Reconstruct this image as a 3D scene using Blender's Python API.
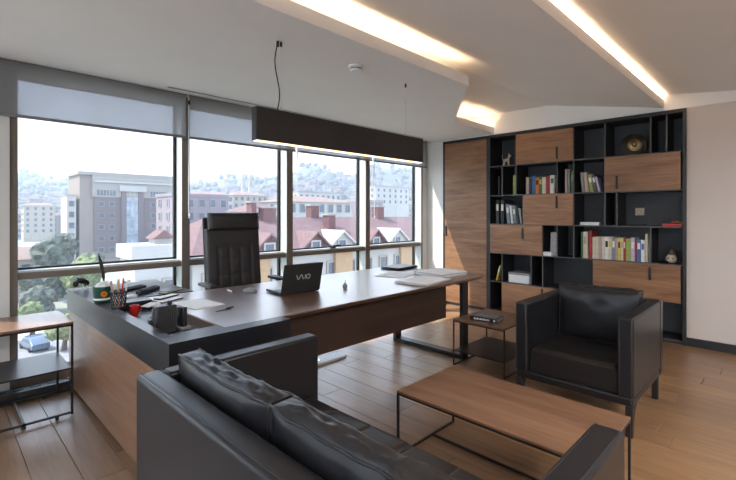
import bpy, bmesh, math, random
from mathutils import Vector, noise, Matrix

for o in list(bpy.data.objects):
    bpy.data.objects.remove(o)
SC = bpy.context.scene
COL = SC.collection
PI = math.pi

# ------------------------------------------------------------------ camera
cam_d = bpy.data.cameras.new('camera')
cam_d.sensor_width = 36.0
cam_d.lens = 36.0 * 432.0 / 736.0
cam_d.shift_y = -26.0 / 736.0
cam_d.clip_start = 0.05
cam_d.clip_end = 5000
cam = bpy.data.objects.new('camera', cam_d)
COL.objects.link(cam)
cam.location = (0, 0, 1.335)
cam.rotation_euler = (PI / 2, 0, -math.radians(45.4))
SC.camera = cam

# ------------------------------------------------------------------ world
W = bpy.data.worlds.new('sky')
SC.world = W
W.use_nodes = True
wn = W.node_tree
wn.nodes.clear()
w_out = wn.nodes.new('ShaderNodeOutputWorld')
w_bg = wn.nodes.new('ShaderNodeBackground')
w_tc = wn.nodes.new('ShaderNodeTexCoord')
w_sep = wn.nodes.new('ShaderNodeSeparateXYZ')
w_ramp = wn.nodes.new('ShaderNodeValToRGB')
w_ramp.color_ramp.elements[0].position = 0.0
w_ramp.color_ramp.elements[0].color = (0.86, 0.92, 1.0, 1)
w_ramp.color_ramp.elements[1].position = 0.9
w_ramp.color_ramp.elements[1].color = (0.44, 0.63, 1.0, 1)
wn.links.new(w_tc.outputs['Generated'], w_sep.inputs[0])
wn.links.new(w_sep.outputs['Z'], w_ramp.inputs[0])
wn.links.new(w_ramp.outputs[0], w_bg.inputs[0])
w_bg.inputs[1].default_value = 1.22
wn.links.new(w_bg.outputs[0], w_out.inputs[0])

# ------------------------------------------------------------------ sun
sun_d = bpy.data.lights.new('sun', 'SUN')
sun_d.energy = 3.6
sun_d.color = (1.0, 0.93, 0.82)
sun_d.angle = math.radians(0.7)
sun = bpy.data.objects.new('sun', sun_d)
COL.objects.link(sun)
sun.location = (0, 30, 60)
sun.rotation_euler = Vector((1.35, -1.0, -2.2)).to_track_quat('-Z', 'Y').to_euler()

# ------------------------------------------------------------------ exposure
vs = SC.view_settings
vs.view_transform = 'Standard'
vs.look = 'None'
vs.gamma = 1.0
vs.exposure = 1.32
vs.use_curve_mapping = False
LED = 17.0            # cove strip radiance
PENDANT_LED = 1.5
FILL = 8.4            # radiance of the unseen fill panels added behind the camera
HAZE = 0.0013          # scattering per metre outdoors
SC.cycles.max_bounces = 8
SC.cycles.volume_bounces = 1
SC.cycles.transparent_max_bounces = 16

# ================================================================== materials
MATS = {}


def nmat(name):
    m = bpy.data.materials.new(name)
    m.use_nodes = True
    n = m.node_tree
    n.nodes.clear()
    out = n.nodes.new('ShaderNodeOutputMaterial')
    b = n.nodes.new('ShaderNodeBsdfPrincipled')
    n.links.new(b.outputs[0], out.inputs[0])
    MATS[name] = m
    return m, n, b


def plain(name, col, rough=0.5, metal=0.0, var=0.06, scale=30, bump=0.0, coat=0.0, spec=0.5):
    m, n, b = nmat(name)
    b.inputs['Roughness'].default_value = rough
    b.inputs['Metallic'].default_value = metal
    b.inputs['Specular IOR Level'].default_value = spec
    if coat:
        b.inputs['Coat Weight'].default_value = coat
        b.inputs['Coat Roughness'].default_value = 0.28
    tc = n.nodes.new('ShaderNodeTexCoord')
    no = n.nodes.new('ShaderNodeTexNoise')
    no.inputs['Scale'].default_value = scale
    no.inputs['Detail'].default_value = 4
    n.links.new(tc.outputs['Object'], no.inputs['Vector'])
    rp = n.nodes.new('ShaderNodeValToRGB')
    rp.color_ramp.elements[0].position = 0.3
    rp.color_ramp.elements[1].position = 0.7
    rp.color_ramp.elements[0].color = tuple(max(0, c * (1 - var)) for c in col) + (1,)
    rp.color_ramp.elements[1].color = tuple(min(1, c * (1 + var)) for c in col) + (1,)
    n.links.new(no.outputs[0], rp.inputs[0])
    n.links.new(rp.outputs[0], b.inputs['Base Color'])
    if bump:
        bp = n.nodes.new('ShaderNodeBump')
        bp.inputs['Strength'].default_value = bump
        bp.inputs['Distance'].default_value = 0.002
        n.links.new(no.outputs[0], bp.inputs['Height'])
        n.links.new(bp.outputs[0], b.inputs['Normal'])
    return m


def wood(name, dark, light, grain_axis, rough=0.4, per_object=0.0, across=16.0, along=0.9, coat=0.0, spec=0.5, coat_rough=0.16, coat_ior=1.9):
    """veneer: grain stretched along one object axis; per_object shifts tone per piece"""
    m, n, b = nmat(name)
    b.inputs['Roughness'].default_value = rough
    b.inputs['Specular IOR Level'].default_value = spec
    if coat:
        b.inputs['Coat Weight'].default_value = coat
        b.inputs['Coat Roughness'].default_value = coat_rough
        b.inputs['Coat IOR'].default_value = coat_ior
    tc = n.nodes.new('ShaderNodeTexCoord')
    oi = n.nodes.new('ShaderNodeObjectInfo')
    mp = n.nodes.new('ShaderNodeMapping')
    sc = [across, across, across]
    sc[grain_axis] = along
    mp.inputs['Scale'].default_value = sc
    off = n.nodes.new('ShaderNodeMath')
    off.operation = 'MULTIPLY'
    off.inputs[1].default_value = 37.0
    n.links.new(oi.outputs['Random'], off.inputs[0])
    add = n.nodes.new('ShaderNodeVectorMath')
    add.operation = 'ADD'
    n.links.new(tc.outputs['Object'], add.inputs[0])
    n.links.new(off.outputs[0], add.inputs[1])
    n.links.new(add.outputs[0], mp.inputs[0])
    n1 = n.nodes.new('ShaderNodeTexNoise')
    n1.inputs['Scale'].default_value = 1.0
    n1.inputs['Detail'].default_value = 6
    n1.inputs['Roughness'].default_value = 0.62
    n1.inputs['Distortion'].default_value = 1.2
    n.links.new(mp.outputs[0], n1.inputs['Vector'])
    n2 = n.nodes.new('ShaderNodeTexNoise')
    n2.inputs['Scale'].default_value = 6.0
    n2.inputs['Detail'].default_value = 3
    n.links.new(mp.outputs[0], n2.inputs['Vector'])
    mx = n.nodes.new('ShaderNodeMix')
    mx.data_type = 'FLOAT'
    mx.inputs[0].default_value = 0.3
    n.links.new(n1.outputs[0], mx.inputs[2])
    n.links.new(n2.outputs[0], mx.inputs[3])
    rp = n.nodes.new('ShaderNodeValToRGB')
    rp.color_ramp.elements[0].position = 0.33
    rp.color_ramp.elements[1].position = 0.66
    rp.color_ramp.elements[0].color = dark + (1,)
    rp.color_ramp.elements[1].color = light + (1,)
    n.links.new(mx.outputs[0], rp.inputs[0])
    last = rp.outputs[0]
    if per_object:
        hs = n.nodes.new('ShaderNodeHueSaturation')
        mr = n.nodes.new('ShaderNodeMapRange')
        mr.inputs['To Min'].default_value = 1 - per_object
        mr.inputs['To Max'].default_value = 1 + per_object
        n.links.new(oi.outputs['Random'], mr.inputs['Value'])
        n.links.new(mr.outputs[0], hs.inputs['Value'])
        n.links.new(last, hs.inputs['Color'])
        last = hs.outputs[0]
    n.links.new(last, b.inputs['Base Color'])
    bp = n.nodes.new('ShaderNodeBump')
    bp.inputs['Strength'].default_value = 0.08
    bp.inputs['Distance'].default_value = 0.002
    n.links.new(mx.outputs[0], bp.inputs['Height'])
    n.links.new(bp.outputs[0], b.inputs['Normal'])
    return m


def emit(name, col, strength):
    m = bpy.data.materials.new(name)
    m.use_nodes = True
    n = m.node_tree
    n.nodes.clear()
    out = n.nodes.new('ShaderNodeOutputMaterial')
    e = n.nodes.new('ShaderNodeEmission')
    e.inputs[0].default_value = col + (1,)
    e.inputs[1].default_value = strength
    n.links.new(e.outputs[0], out.inputs[0])
    MATS[name] = m
    return m


def sheer(name, col_t, col_d, fac, rough=0.0, glossy=False):
    """see-through sheet: transparent mixed with a diffuse/translucent or glossy part"""
    m = bpy.data.materials.new(name)
    m.use_nodes = True
    n = m.node_tree
    n.nodes.clear()
    out = n.nodes.new('ShaderNodeOutputMaterial')
    t = n.nodes.new('ShaderNodeBsdfTransparent')
    t.inputs[0].default_value = col_t + (1,)
    mx = n.nodes.new('ShaderNodeMixShader')
    if glossy:
        d = n.nodes.new('ShaderNodeBsdfGlossy')
        d.inputs['Roughness'].default_value = rough
        d.inputs[0].default_value = col_d + (1,)
        mx.inputs[0].default_value = fac
        n.links.new(d.outputs[0], mx.inputs[2])
    else:
        d = n.nodes.new('ShaderNodeBsdfDiffuse')
        d.inputs[0].default_value = col_d + (1,)
        tl = n.nodes.new('ShaderNodeBsdfTranslucent')
        tl.inputs[0].default_value = col_d + (1,)
        m2 = n.nodes.new('ShaderNodeMixShader')
        m2.inputs[0].default_value = 0.55
        n.links.new(d.outputs[0], m2.inputs[1])
        n.links.new(tl.outputs[0], m2.inputs[2])
        mx.inputs[0].default_value = fac
        n.links.new(m2.outputs[0], mx.inputs[2])
    n.links.new(t.outputs[0], mx.inputs[1])
    n.links.new(mx.outputs[0], out.inputs[0])
    MATS[name] = m
    return m


plain('ceiling_white', (0.82, 0.82, 0.82), 0.85, var=0.012, scale=3)
plain('wall_greige', (0.60, 0.55, 0.525), 0.85, var=0.015, scale=4)
plain('wall_taupe', (0.16, 0.14, 0.125), 0.8, var=0.03, scale=4)
plain('wall_white', (0.74, 0.74, 0.72), 0.8, var=0.015, scale=4)
wood('oak', (0.195, 0.102, 0.046), (0.345, 0.20, 0.103), 1, 0.34, per_object=0.16, across=13, along=0.9, spec=0.6, coat=0.45, coat_rough=0.3, coat_ior=1.6)
plain('floor_base', (0.10, 0.065, 0.04), 0.7)
wood('walnut_h', (0.175, 0.078, 0.037), (0.39, 0.207, 0.107), 1, 0.42, per_object=0.12, across=8, along=0.8)
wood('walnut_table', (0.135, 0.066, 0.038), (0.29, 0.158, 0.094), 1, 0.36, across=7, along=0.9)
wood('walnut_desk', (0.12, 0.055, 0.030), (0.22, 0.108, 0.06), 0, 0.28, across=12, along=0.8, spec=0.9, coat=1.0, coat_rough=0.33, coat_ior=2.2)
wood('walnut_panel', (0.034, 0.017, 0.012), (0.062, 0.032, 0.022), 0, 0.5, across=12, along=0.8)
wood('walnut_side', (0.20, 0.10, 0.055), (0.34, 0.185, 0.105), 1, 0.33, across=10, along=0.8)
wood('walnut_small', (0.15, 0.075, 0.045), (0.25, 0.135, 0.085), 1, 0.34, across=14, along=1.0, coat=0.4)
plain('black_lacquer', (0.012, 0.012, 0.016), 0.33, var=0.1, scale=60, coat=0.10, spec=0.4)
plain('shelf_black', (0.020, 0.021, 0.025), 0.45, var=0.1, scale=40)
plain('shelf_edge', (0.075, 0.075, 0.08), 0.40, var=0.1, scale=40)
plain('back_charcoal', (0.048, 0.052, 0.062), 0.55, var=0.08, scale=20)
plain('black_metal', (0.014, 0.014, 0.016), 0.38, var=0.1, scale=60)
plain('chrome', (0.75, 0.76, 0.78), 0.16, metal=1.0, var=0.02)
plain('leather', (0.013, 0.013, 0.016), 0.31, var=0.14, scale=180, bump=0.2, spec=0.42)
plain('leather_seat', (0.017, 0.014, 0.014), 0.33, var=0.14, scale=180, bump=0.2, spec=0.42)
plain('leather_piping', (0.020, 0.019, 0.021), 0.42, var=0.1, scale=120)
plain('chair_leather', (0.016, 0.015, 0.018), 0.42, var=0.12, scale=160, bump=0.2)
plain('alu_bronze', (0.20, 0.17, 0.145), 0.40, metal=0.15, var=0.03, scale=10)
plain('alu_pale', (0.56, 0.61, 0.61), 0.35, metal=0.1, var=0.03, scale=10)
plain('rubber', (0.012, 0.012, 0.013), 0.6)
plain('pendant_black', (0.030, 0.026, 0.028), 0.42, var=0.06, scale=30)
plain('plastic_white', (0.80, 0.80, 0.79), 0.4, var=0.02)
sheer('chain_white', (0.9, 0.9, 0.9), (0.92, 0.92, 0.92), 0.97)
plain('plastic_black', (0.018, 0.018, 0.02), 0.35, var=0.08)
plain('plastic_grey', (0.22, 0.22, 0.23), 0.4, var=0.08)
plain('paper', (0.88, 0.88, 0.88), 0.75, var=0.03, scale=12)
plain('paper_print', (0.55, 0.54, 0.55), 0.6, var=0.35, scale=60)
plain('red_ceramic', (0.55, 0.02, 0.02), 0.25, var=0.05)
plain('green_ceramic', (0.012, 0.075, 0.052), 0.3, var=0.1)
plain('orange_paint', (0.80, 0.24, 0.02), 0.4)
plain('yellow_paint', (0.75, 0.60, 0.05), 0.45)
plain('pencil_wood', (0.55, 0.33, 0.16), 0.55)
plain('brass', (0.42, 0.30, 0.14), 0.32, metal=0.85, var=0.2, scale=14)
plain('bowl_dark', (0.035, 0.028, 0.02), 0.4)
plain('stone_cream', (0.55, 0.47, 0.36), 0.7, var=0.25, scale=40)
plain('stone_dark', (0.10, 0.07, 0.05), 0.6, var=0.3, scale=50)
plain('page', (0.72, 0.68, 0.58), 0.8, var=0.05, scale=80)
emit('led_warm', (1.0, 0.66, 0.40), LED)
emit('led_pendant', (1.0, 0.62, 0.32), PENDANT_LED)
sheer('glass', (0.97, 0.985, 0.99), (0.9, 0.95, 1.0), 0.03, 0.01, glossy=True)
sheer('blind_fabric', (0.52, 0.54, 0.58), (0.74, 0.72, 0.70), 0.42)
# book cloths
BOOKC = {
    'cream': (0.62, 0.56, 0.44), 'white': (0.72, 0.71, 0.68), 'red': (0.34, 0.03, 0.03), 'green': (0.06, 0.16, 0.06),
    'olive': (0.30, 0.36, 0.08), 'blue': (0.05, 0.14, 0.34), 'orange': (0.62, 0.17, 0.04), 'dark': (0.03, 0.03, 0.035),
    'grey': (0.28, 0.27, 0.27), 'pink': (0.46, 0.36, 0.33), 'yellow': (0.66, 0.50, 0.08), 'lavender': (0.48, 0.44, 0.58),
    'purple': (0.10, 0.06, 0.13), 'mauve': (0.30, 0.23, 0.27), 'slate': (0.20, 0.25, 0.30), 'tan': (0.48, 0.35, 0.2),
}
for k, c in BOOKC.items():
    plain('book_' + k, c, 0.55, var=0.12, scale=25)
# city
plain('tower_stone', (0.26, 0.22, 0.20), 0.85, var=0.04, scale=0.2)
plain('tower_brown', (0.165, 0.135, 0.14), 0.8, var=0.05, scale=0.3)
plain('tower_pale', (0.31, 0.295, 0.275), 0.85, var=0.04, scale=0.2)
plain('window_dark', (0.10, 0.12, 0.16), 0.2, var=0.3, scale=0.6)
plain('window_blue', (0.34, 0.42, 0.52), 0.15, var=0.4, scale=0.5)
plain('render_white', (0.42, 0.41, 0.40), 0.85, var=0.05, scale=0.4)
plain('render_cream', (0.36, 0.32, 0.27), 0.85, var=0.05, scale=0.4)
plain('render_orange', (0.4, 0.264, 0.16), 0.85, var=0.05, scale=0.4)
plain('render_mauve', (0.26, 0.22, 0.25), 0.85, var=0.05, scale=0.4)
plain('roof_tile', (0.17, 0.105, 0.105), 0.85, var=0.12, scale=2.0, bump=0.5)
plain('roof_pale', (0.24, 0.17, 0.145), 0.85, var=0.1, scale=1.5)
plain('brick_dark', (0.15, 0.075, 0.075), 0.85, var=0.1, scale=3)
plain('foliage', (0.10, 0.112, 0.088), 0.8, var=0.5, scale=1.2)
plain('foliage_pale', (0.15, 0.18, 0.08), 0.8, var=0.4, scale=1.5)
plain('bark', (0.10, 0.07, 0.05), 0.9)
plain('hill_green', (0.10, 0.115, 0.10), 0.9, var=0.4, scale=0.02)
plain('city_ground', (0.26, 0.27, 0.22), 0.9, var=0.3, scale=0.05)
plain('asphalt', (0.24, 0.24, 0.25), 0.9, var=0.1, scale=0.5)
plain('kerb', (0.55, 0.54, 0.51), 0.9, var=0.1, scale=0.5)
plain('hill_white', (0.27, 0.265, 0.26), 0.9, var=0.1, scale=0.1)
plain('hill_cream', (0.22, 0.195, 0.17), 0.9, var=0.1, scale=0.1)
plain('hill_roof', (0.15, 0.11, 0.10), 0.9, var=0.1, scale=0.1)
plain('car_blue', (0.10, 0.14, 0.20), 0.25, var=0.05, coat=0.5)

# ================================================================== helpers


class MB:
    """mesh collector"""

    def __init__(self):
        self.v, self.f, self.mi = [], [], []
        self.cur = 0

    def add(self, vs_, fs_):
        b = len(self.v)
        self.v += [tuple(v) for v in vs_]
        for f in fs_:
            self.f.append(tuple(i + b for i in f))
            self.mi.append(self.cur)
        return self

    def box(self, x0, x1, y0, y1, z0, z1, rot=None, pivot=None):
        vs_ = [Vector(p) for p in ((x0, y0, z0), (x1, y0, z0), (x1, y1, z0), (x0, y1, z0), (x0, y0, z1), (x1, y0, z1), (x1, y1, z1), (x0, y1, z1))]
        if rot is not None:
            pv = Vector(pivot)
            vs_ = [rot @ (v - pv) + pv for v in vs_]
        return self.add(vs_, [(0, 3, 2, 1), (4, 5, 6, 7), (0, 1, 5, 4), (1, 2, 6, 5), (2, 3, 7, 6), (3, 0, 4, 7)])

    def prism(self, poly, z0, z1):
        n = len(poly)
        vs_ = [(x, y, z0) for x, y in poly] + [(x, y, z1) for x, y in poly]
        fs_ = [tuple(range(n - 1, -1, -1)), tuple(range(n, 2 * n))] + [(i, (i + 1) % n, n + (i + 1) % n, n + i) for i in range(n)]
        return self.add(vs_, fs_)

    def extrude(self, poly, a0, a1, axis):
        """poly in the other two axes (cyclic order), extruded along axis a0..a1"""
        n = len(poly)

        def mk(p, a):
            if axis == 0:
                return (a, p[0], p[1])
            if axis == 1:
                return (p[0], a, p[1])
            return (p[0], p[1], a)
        vs_ = [mk(p, a0) for p in poly] + [mk(p, a1) for p in poly]
        fs_ = [tuple(range(n - 1, -1, -1)), tuple(range(n, 2 * n))] + [(i, (i + 1) % n, n + (i + 1) % n, n + i) for i in range(n)]
        return self.add(vs_, fs_)

    def tube(self, pts, r, n=8, closed=False, cap=True):
        pts = [Vector(p) for p in pts]
        m = len(pts)
        rr = r if isinstance(r, (list, tuple)) else [r] * m
        rings = []
        prev = None
        for i, p in enumerate(pts):
            if closed:
                d = pts[(i + 1) % m] - pts[i - 1]
            elif i == 0:
                d = pts[1] - p
            elif i == m - 1:
                d = p - pts[-2]
            else:
                d = (pts[i + 1] - p).normalized() + (p - pts[i - 1]).normalized()
            d.normalize()
            if prev is None:
                ref = Vector((0, 0, 1)) if abs(d.z) < 0.9 else Vector((1, 0, 0))
                a = d.cross(ref).normalized()
            else:
                a = (prev - d * prev.dot(d)).normalized()
            prev = a
            c = d.cross(a)
            rings.append([p + (a * math.cos(2 * PI * k / n) + c * math.sin(2 * PI * k / n)) * rr[i] for k in range(n)])
        vs_ = [v for rg in rings for v in rg]
        fs_ = []
        seg = m if closed else m - 1
        for i in range(seg):
            j = (i + 1) % m
            for k in range(n):
                fs_.append((i * n + k, i * n + (k + 1) % n, j * n + (k + 1) % n, j * n + k))
        if not closed and cap:
            fs_.append(tuple(range(n - 1, -1, -1)))
            fs_.append(tuple((m - 1) * n + k for k in range(n)))
        return self.add(vs_, fs_)

    def lathe(self, prof, n=24, c=(0, 0, 0), axis=2):
        vs_, fs_ = [], []
        for r, z in prof:
            for k in range(n):
                a = 2 * PI * k / n
                p = (r * math.cos(a), r * math.sin(a), z)
                if axis == 0:
                    p = (p[2], p[0], p[1])
                elif axis == 1:
                    p = (p[1], p[2], p[0])
                vs_.append((p[0] + c[0], p[1] + c[1], p[2] + c[2]))
        m = len(prof)
        for i in range(m - 1):
            for k in range(n):
                fs_.append((i * n + k, i * n + (k + 1) % n, (i + 1) * n + (k + 1) % n, (i + 1) * n + k))
        if prof[0][0] > 1e-5:
            fs_.append(tuple(range(n - 1, -1, -1)))
        if prof[-1][0] > 1e-5:
            fs_.append(tuple((m - 1) * n + k for k in range(n)))
        return self.add(vs_, fs_)

    def mesh(self, name, mats, smooth=None):
        me = bpy.data.meshes.new(name)
        me.from_pydata(self.v, [], self.f)
        if isinstance(mats, str):
            mats = [mats]
        for m in mats:
            me.materials.append(MATS[m])
        if len(mats) > 1:
            me.polygons.foreach_set('material_index', self.mi)
        if smooth is not None:
            me.shade_smooth()
            me.set_sharp_from_angle(angle=math.radians(smooth))
        me.validate()
        me.update()
        return me


def link(name, me, parent=None, loc=(0, 0, 0), rot=(0, 0, 0), bevel=0.0, seg=2):
    o = bpy.data.objects.new(name, me)
    COL.objects.link(o)
    o.location = loc
    o.rotation_euler = rot
    if parent is not None:
        o.parent = parent
    if bevel:
        md = o.modifiers.new('bevel', 'BEVEL')
        md.width = bevel
        md.segments = seg
        md.limit_method = 'ANGLE'
        md.angle_limit = math.radians(40)
        md.harden_normals = False
    return o


def part(parent, name, mb, mats, smooth=None, bevel=0.0, seg=2, loc=(0, 0, 0), rot=(0, 0, 0), label=None):
    me = mb.mesh(name, mats, smooth if smooth is not None else (40 if bevel else None))
    o = link(name, me, parent, loc, rot, bevel, seg)
    if label:
        o['label'] = label
    return o


def pbox(parent, name, x0, x1, y0, y1, z0, z1, mat, bevel=0.0, seg=2, label=None):
    return part(parent, name, MB().box(x0, x1, y0, y1, z0, z1), mat, bevel=bevel, seg=seg, label=label)


def thing(name, label, cat, loc=(0, 0, 0), rotz=0.0, group=None):
    o = bpy.data.objects.new(name, None)
    COL.objects.link(o)
    o.empty_display_size = 0.1
    o.location = loc
    o.rotation_euler = (0, 0, rotz)
    o['label'] = label
    o['category'] = cat
    if group:
        o['group'] = group
    return o


def tag(o, label, cat, group=None, kind=None):
    o['label'] = label
    o['category'] = cat
    if group:
        o['group'] = group
    if kind:
        o['kind'] = kind
    return o


def struct(name, label, cat='room'):
    o = thing(name, label, cat)
    o['kind'] = 'structure'
    return o


rng = random.Random(7)

# ================================================================== room shell
XB = 5.382       # plane of the bookcase front / right wall
YW = 4.03        # inner face of the window profiles
ZC = 2.43        # low ceiling

# ---- floor of oak planks
fl = tag(link('floor', MB().box(-2.6, 5.75, -3.0, 4.2, -0.10, -0.0085).mesh('floor', 'floor_base')), 'light oak plank floor', 'floor', kind='structure')
PW = 0.185
plank_meshes = {}
x = -0.75
ci = 0
while x < XB + 0.30:
    y = -0.9 - rng.random() * 1.4
    while y < 4.0:
        L = rng.choice((1.6, 1.9, 2.2))
        y1 = y + L
        if y1 > 4.02:
            L = round(4.02 - y, 2)
            y1 = y + L
        if L > 0.05:
            key = round(L, 2)
            if key not in plank_meshes:
                g = 0.0012
                mb = MB()
                mb.add([(g, g, -0.0085), (PW - g, g, -0.0085), (PW - g, L - g, -0.0085), (g, L - g, -0.0085),
                        (g, g, -0.0012), (PW - g, g, -0.0012), (PW - g, L - g, -0.0012), (g, L - g, -0.0012),
                        (g + .0015, g + .0015, 0), (PW - g - .0015, g + .0015, 0), (PW - g - .0015, L - g - .0015, 0), (g + .0015, L - g - .0015, 0)],
                       [(0, 1, 5, 4), (1, 2, 6, 5), (2, 3, 7, 6), (3, 0, 4, 7), (4, 5, 9, 8), (5, 6, 10, 9), (6, 7, 11, 10), (7, 4, 8, 11), (8, 9, 10, 11)])
                plank_meshes[key] = mb.mesh('plank', 'oak')
            link('plank', plank_meshes[key], fl, (x, y, 0))
        y = y1
    x += PW
    ci += 1

# ---- right wall (holds the built-in bookcase): solid right part, header above, return by the window
wr = struct('wall_right', 'greige plaster wall holding the built in bookcase', 'wall')
pbox(wr, 'plaster', XB + 0.012, XB + 0.40, -3.0, 0.776, 0, 2.415, 'wall_greige')
pbox(wr, 'header', XB + 0.012, XB + 0.40, -3.0, 3.736, 2.415, 2.80, 'ceiling_white')
pbox(wr, 'return', XB + 0.006, XB + 0.40, 3.736, 4.22, 0, 2.80, 'wall_white')
pbox(wr, 'backing', XB + 0.40, XB + 0.45, -3.0, 4.30, 0, 2.80, 'wall_white')
bb = tag(link('baseboard_right', MB().box(XB - 0.004, XB + 0.012, -3.0, 0.776, 0, 0.085).mesh('baseboard_right', 'shelf_black')),
         'black baseboard along the greige wall', 'baseboard', kind='structure')
# ---- other walls
wl = struct('wall_left', 'white side wall with a wide window', 'wall')
pbox(wl, 'pier', -2.75, -2.6, -3.0, -2.4, 0, 2.8, 'wall_white')
pbox(wl, 'pier', -2.75, -2.6, 3.4, 4.22, 0, 2.8, 'wall_white')
pbox(wl, 'parapet', -2.75, -2.6, -2.4, 3.4, 0, 0.35, 'wall_white')
pbox(wl, 'lintel', -2.75, -2.6, -2.4, 3.4, 2.40, 2.8, 'wall_white')
wb = struct('wall_back', 'dark taupe wall closing the room opposite the windows', 'wall')
pbox(wb, 'plaster', -2.75, XB + 0.45, -3.15, -3.0, 0, 2.8, 'wall_taupe')
ww = struct('wall_window', 'pale pier beside the tall office windows', 'wall')
pbox(ww, 'pier', -0.05, 0.402, YW - 0.02, YW + 0.19, 0, 2.8, 'wall_white')
pbox(ww, 'pier', -2.6, -2.45, YW - 0.02, YW + 0.19, 0, 2.8, 'wall_white')
pbox(ww, 'lintel', -2.45, -0.05, YW - 0.02, YW + 0.165, 2.42, 2.8, 'wall_white')
pbox(ww, 'kerb', -2.45, -0.05, YW - 0.02, YW + 0.19, -0.1, 0.10, 'wall_white')
pbox(ww, 'jamb', 5.278, XB + 0.004, YW + 0.004, YW + 0.19, 0, 2.62, 'wall_white')
pbox(ww, 'lintel', 0.402, XB + 0.004, YW + 0.02, YW + 0.165, 2.42, 2.8, 'wall_white')
pbox(ww, 'kerb', 0.402, 5.278, YW + 0.0, YW + 0.19, -0.1, 0.06, 'wall_white')

# ---- ceiling: low slab with lip, folded plane, high plane
ce = struct('ceiling', 'white folded plaster ceiling with lit coves', 'ceiling')
poly = [(-2.6, 1.995), (3.225, 1.995), (4.415, 2.925), (XB + 0.012, 2.925), (XB + 0.012, 3.96), (-2.6, 3.96)]
part(ce, 'low_slab', MB().prism(poly, ZC, ZC + 0.018), 'ceiling_white')
lip = MB()
edge = [(-2.6, 1.98), (3.23, 1.98), (4.42, 2.91), (XB + 0.012, 2.91)]
inner = [(-2.6, 1.995), (3.225, 1.995), (4.415, 2.925), (XB + 0.012, 2.925)]
part(ce, 'lip', MB().prism(edge + inner[::-1], ZC, ZC + 0.085), 'ceiling_white')
pbox(ce, 'blind_pelmet', -2.6, XB + 0.012, 3.945, 3.96, ZC, 2.62, 'ceiling_white')
pbox(ce, 'blind_recess', -2.6, XB + 0.004, 3.945, YW + 0.018, 2.60, 2.62, 'ceiling_white')
pbox(ce, 'cove_back', -2.6, XB + 0.012, 3.30, 3.32, ZC + 0.018, 2.69, 'ceiling_white')
prof = [(3.4, 2.69), (2.19, 2.685), (0.9855, 2.447), (0.9855, 2.467), (2.185, 2.705), (3.4, 2.71)]
part(ce, 'folded_panel', MB().extrude(prof, -2.6, XB + 0.012, 0), 'ceiling_white')
part(ce, 'lip', MB().extrude([(0.97, 2.445), (0.985, 2.445), (0.985, 2.525), (0.97, 2.525)], -2.6, XB + 0.012, 0), 'ceiling_white')
prof = [(1.50, 2.645), (-1.0, 2.345), (-1.0, 2.365), (1.50, 2.665)]
part(ce, 'sloped_panel', MB().extrude(prof, -2.6, XB + 0.012, 0), 'ceiling_white')
pbox(ce, 'cove_back', -2.6, XB + 0.012, 1.45, 1.47, 2.565, 2.66, 'ceiling_white')
pbox(ce, 'lip', -2.6, XB + 0.012, -1.015, -1.0, 2.345, 2.42, 'ceiling_white')
pbox(ce, 'back_panel', -2.6, XB + 0.012, -3.0, -0.6, 2.53, 2.55, 'ceiling_white')
pbox(ce, 'roof_slab', -2.75, XB + 0.45, -3.15, 4.22, 2.80, 2.95, 'ceiling_white')
pbox(ce, 'led_strip', -2.5, 3.16, 2.035, 2.055, ZC + 0.020, ZC + 0.030, 'led_warm')
pbox(ce, 'led_strip', 4.50, XB - 0.03, 2.965, 2.985, ZC + 0.020, ZC + 0.030, 'led_warm')
pbox(ce, 'led_strip', -2.5, XB - 0.03, 1.02, 1.04, 2.480, 2.490, 'led_warm')
pbox(ce, 'led_strip', -2.5, XB - 0.03, -0.96, -0.94, 2.378, 2.388, 'led_warm')  # strip of the unseen rear cove, added for extra warm light

# ---- unseen fill panels added behind the camera to brighten the room
emit('panel_light', (1.0, 0.97, 0.93), FILL)
for px_, py_, lb in ((-1.4, -1.75, 'square white ceiling light nearest the side window'), (0.6, -1.75, 'square white ceiling light in the middle of the row'),
                     (2.6, -1.75, 'square white ceiling light nearest the greige wall')):
    cl = thing('ceiling_light', lb, 'ceiling light', (px_, py_, 2.53), group='ceiling lights behind the sofa')
    part(cl, 'frame', MB().box(-0.62, 0.62, -0.62, -0.59, -0.03, 0).box(-0.62, 0.62, 0.59, 0.62, -0.03, 0).box(-0.62, -0.59, -0.59, 0.59, -0.03, 0).box(0.59, 0.62, -0.59, 0.59, -0.03, 0), 'plastic_white')
    pbox(cl, 'diffuser', -0.59, 0.59, -0.59, 0.59, -0.022, -0.004, 'panel_light')

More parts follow.
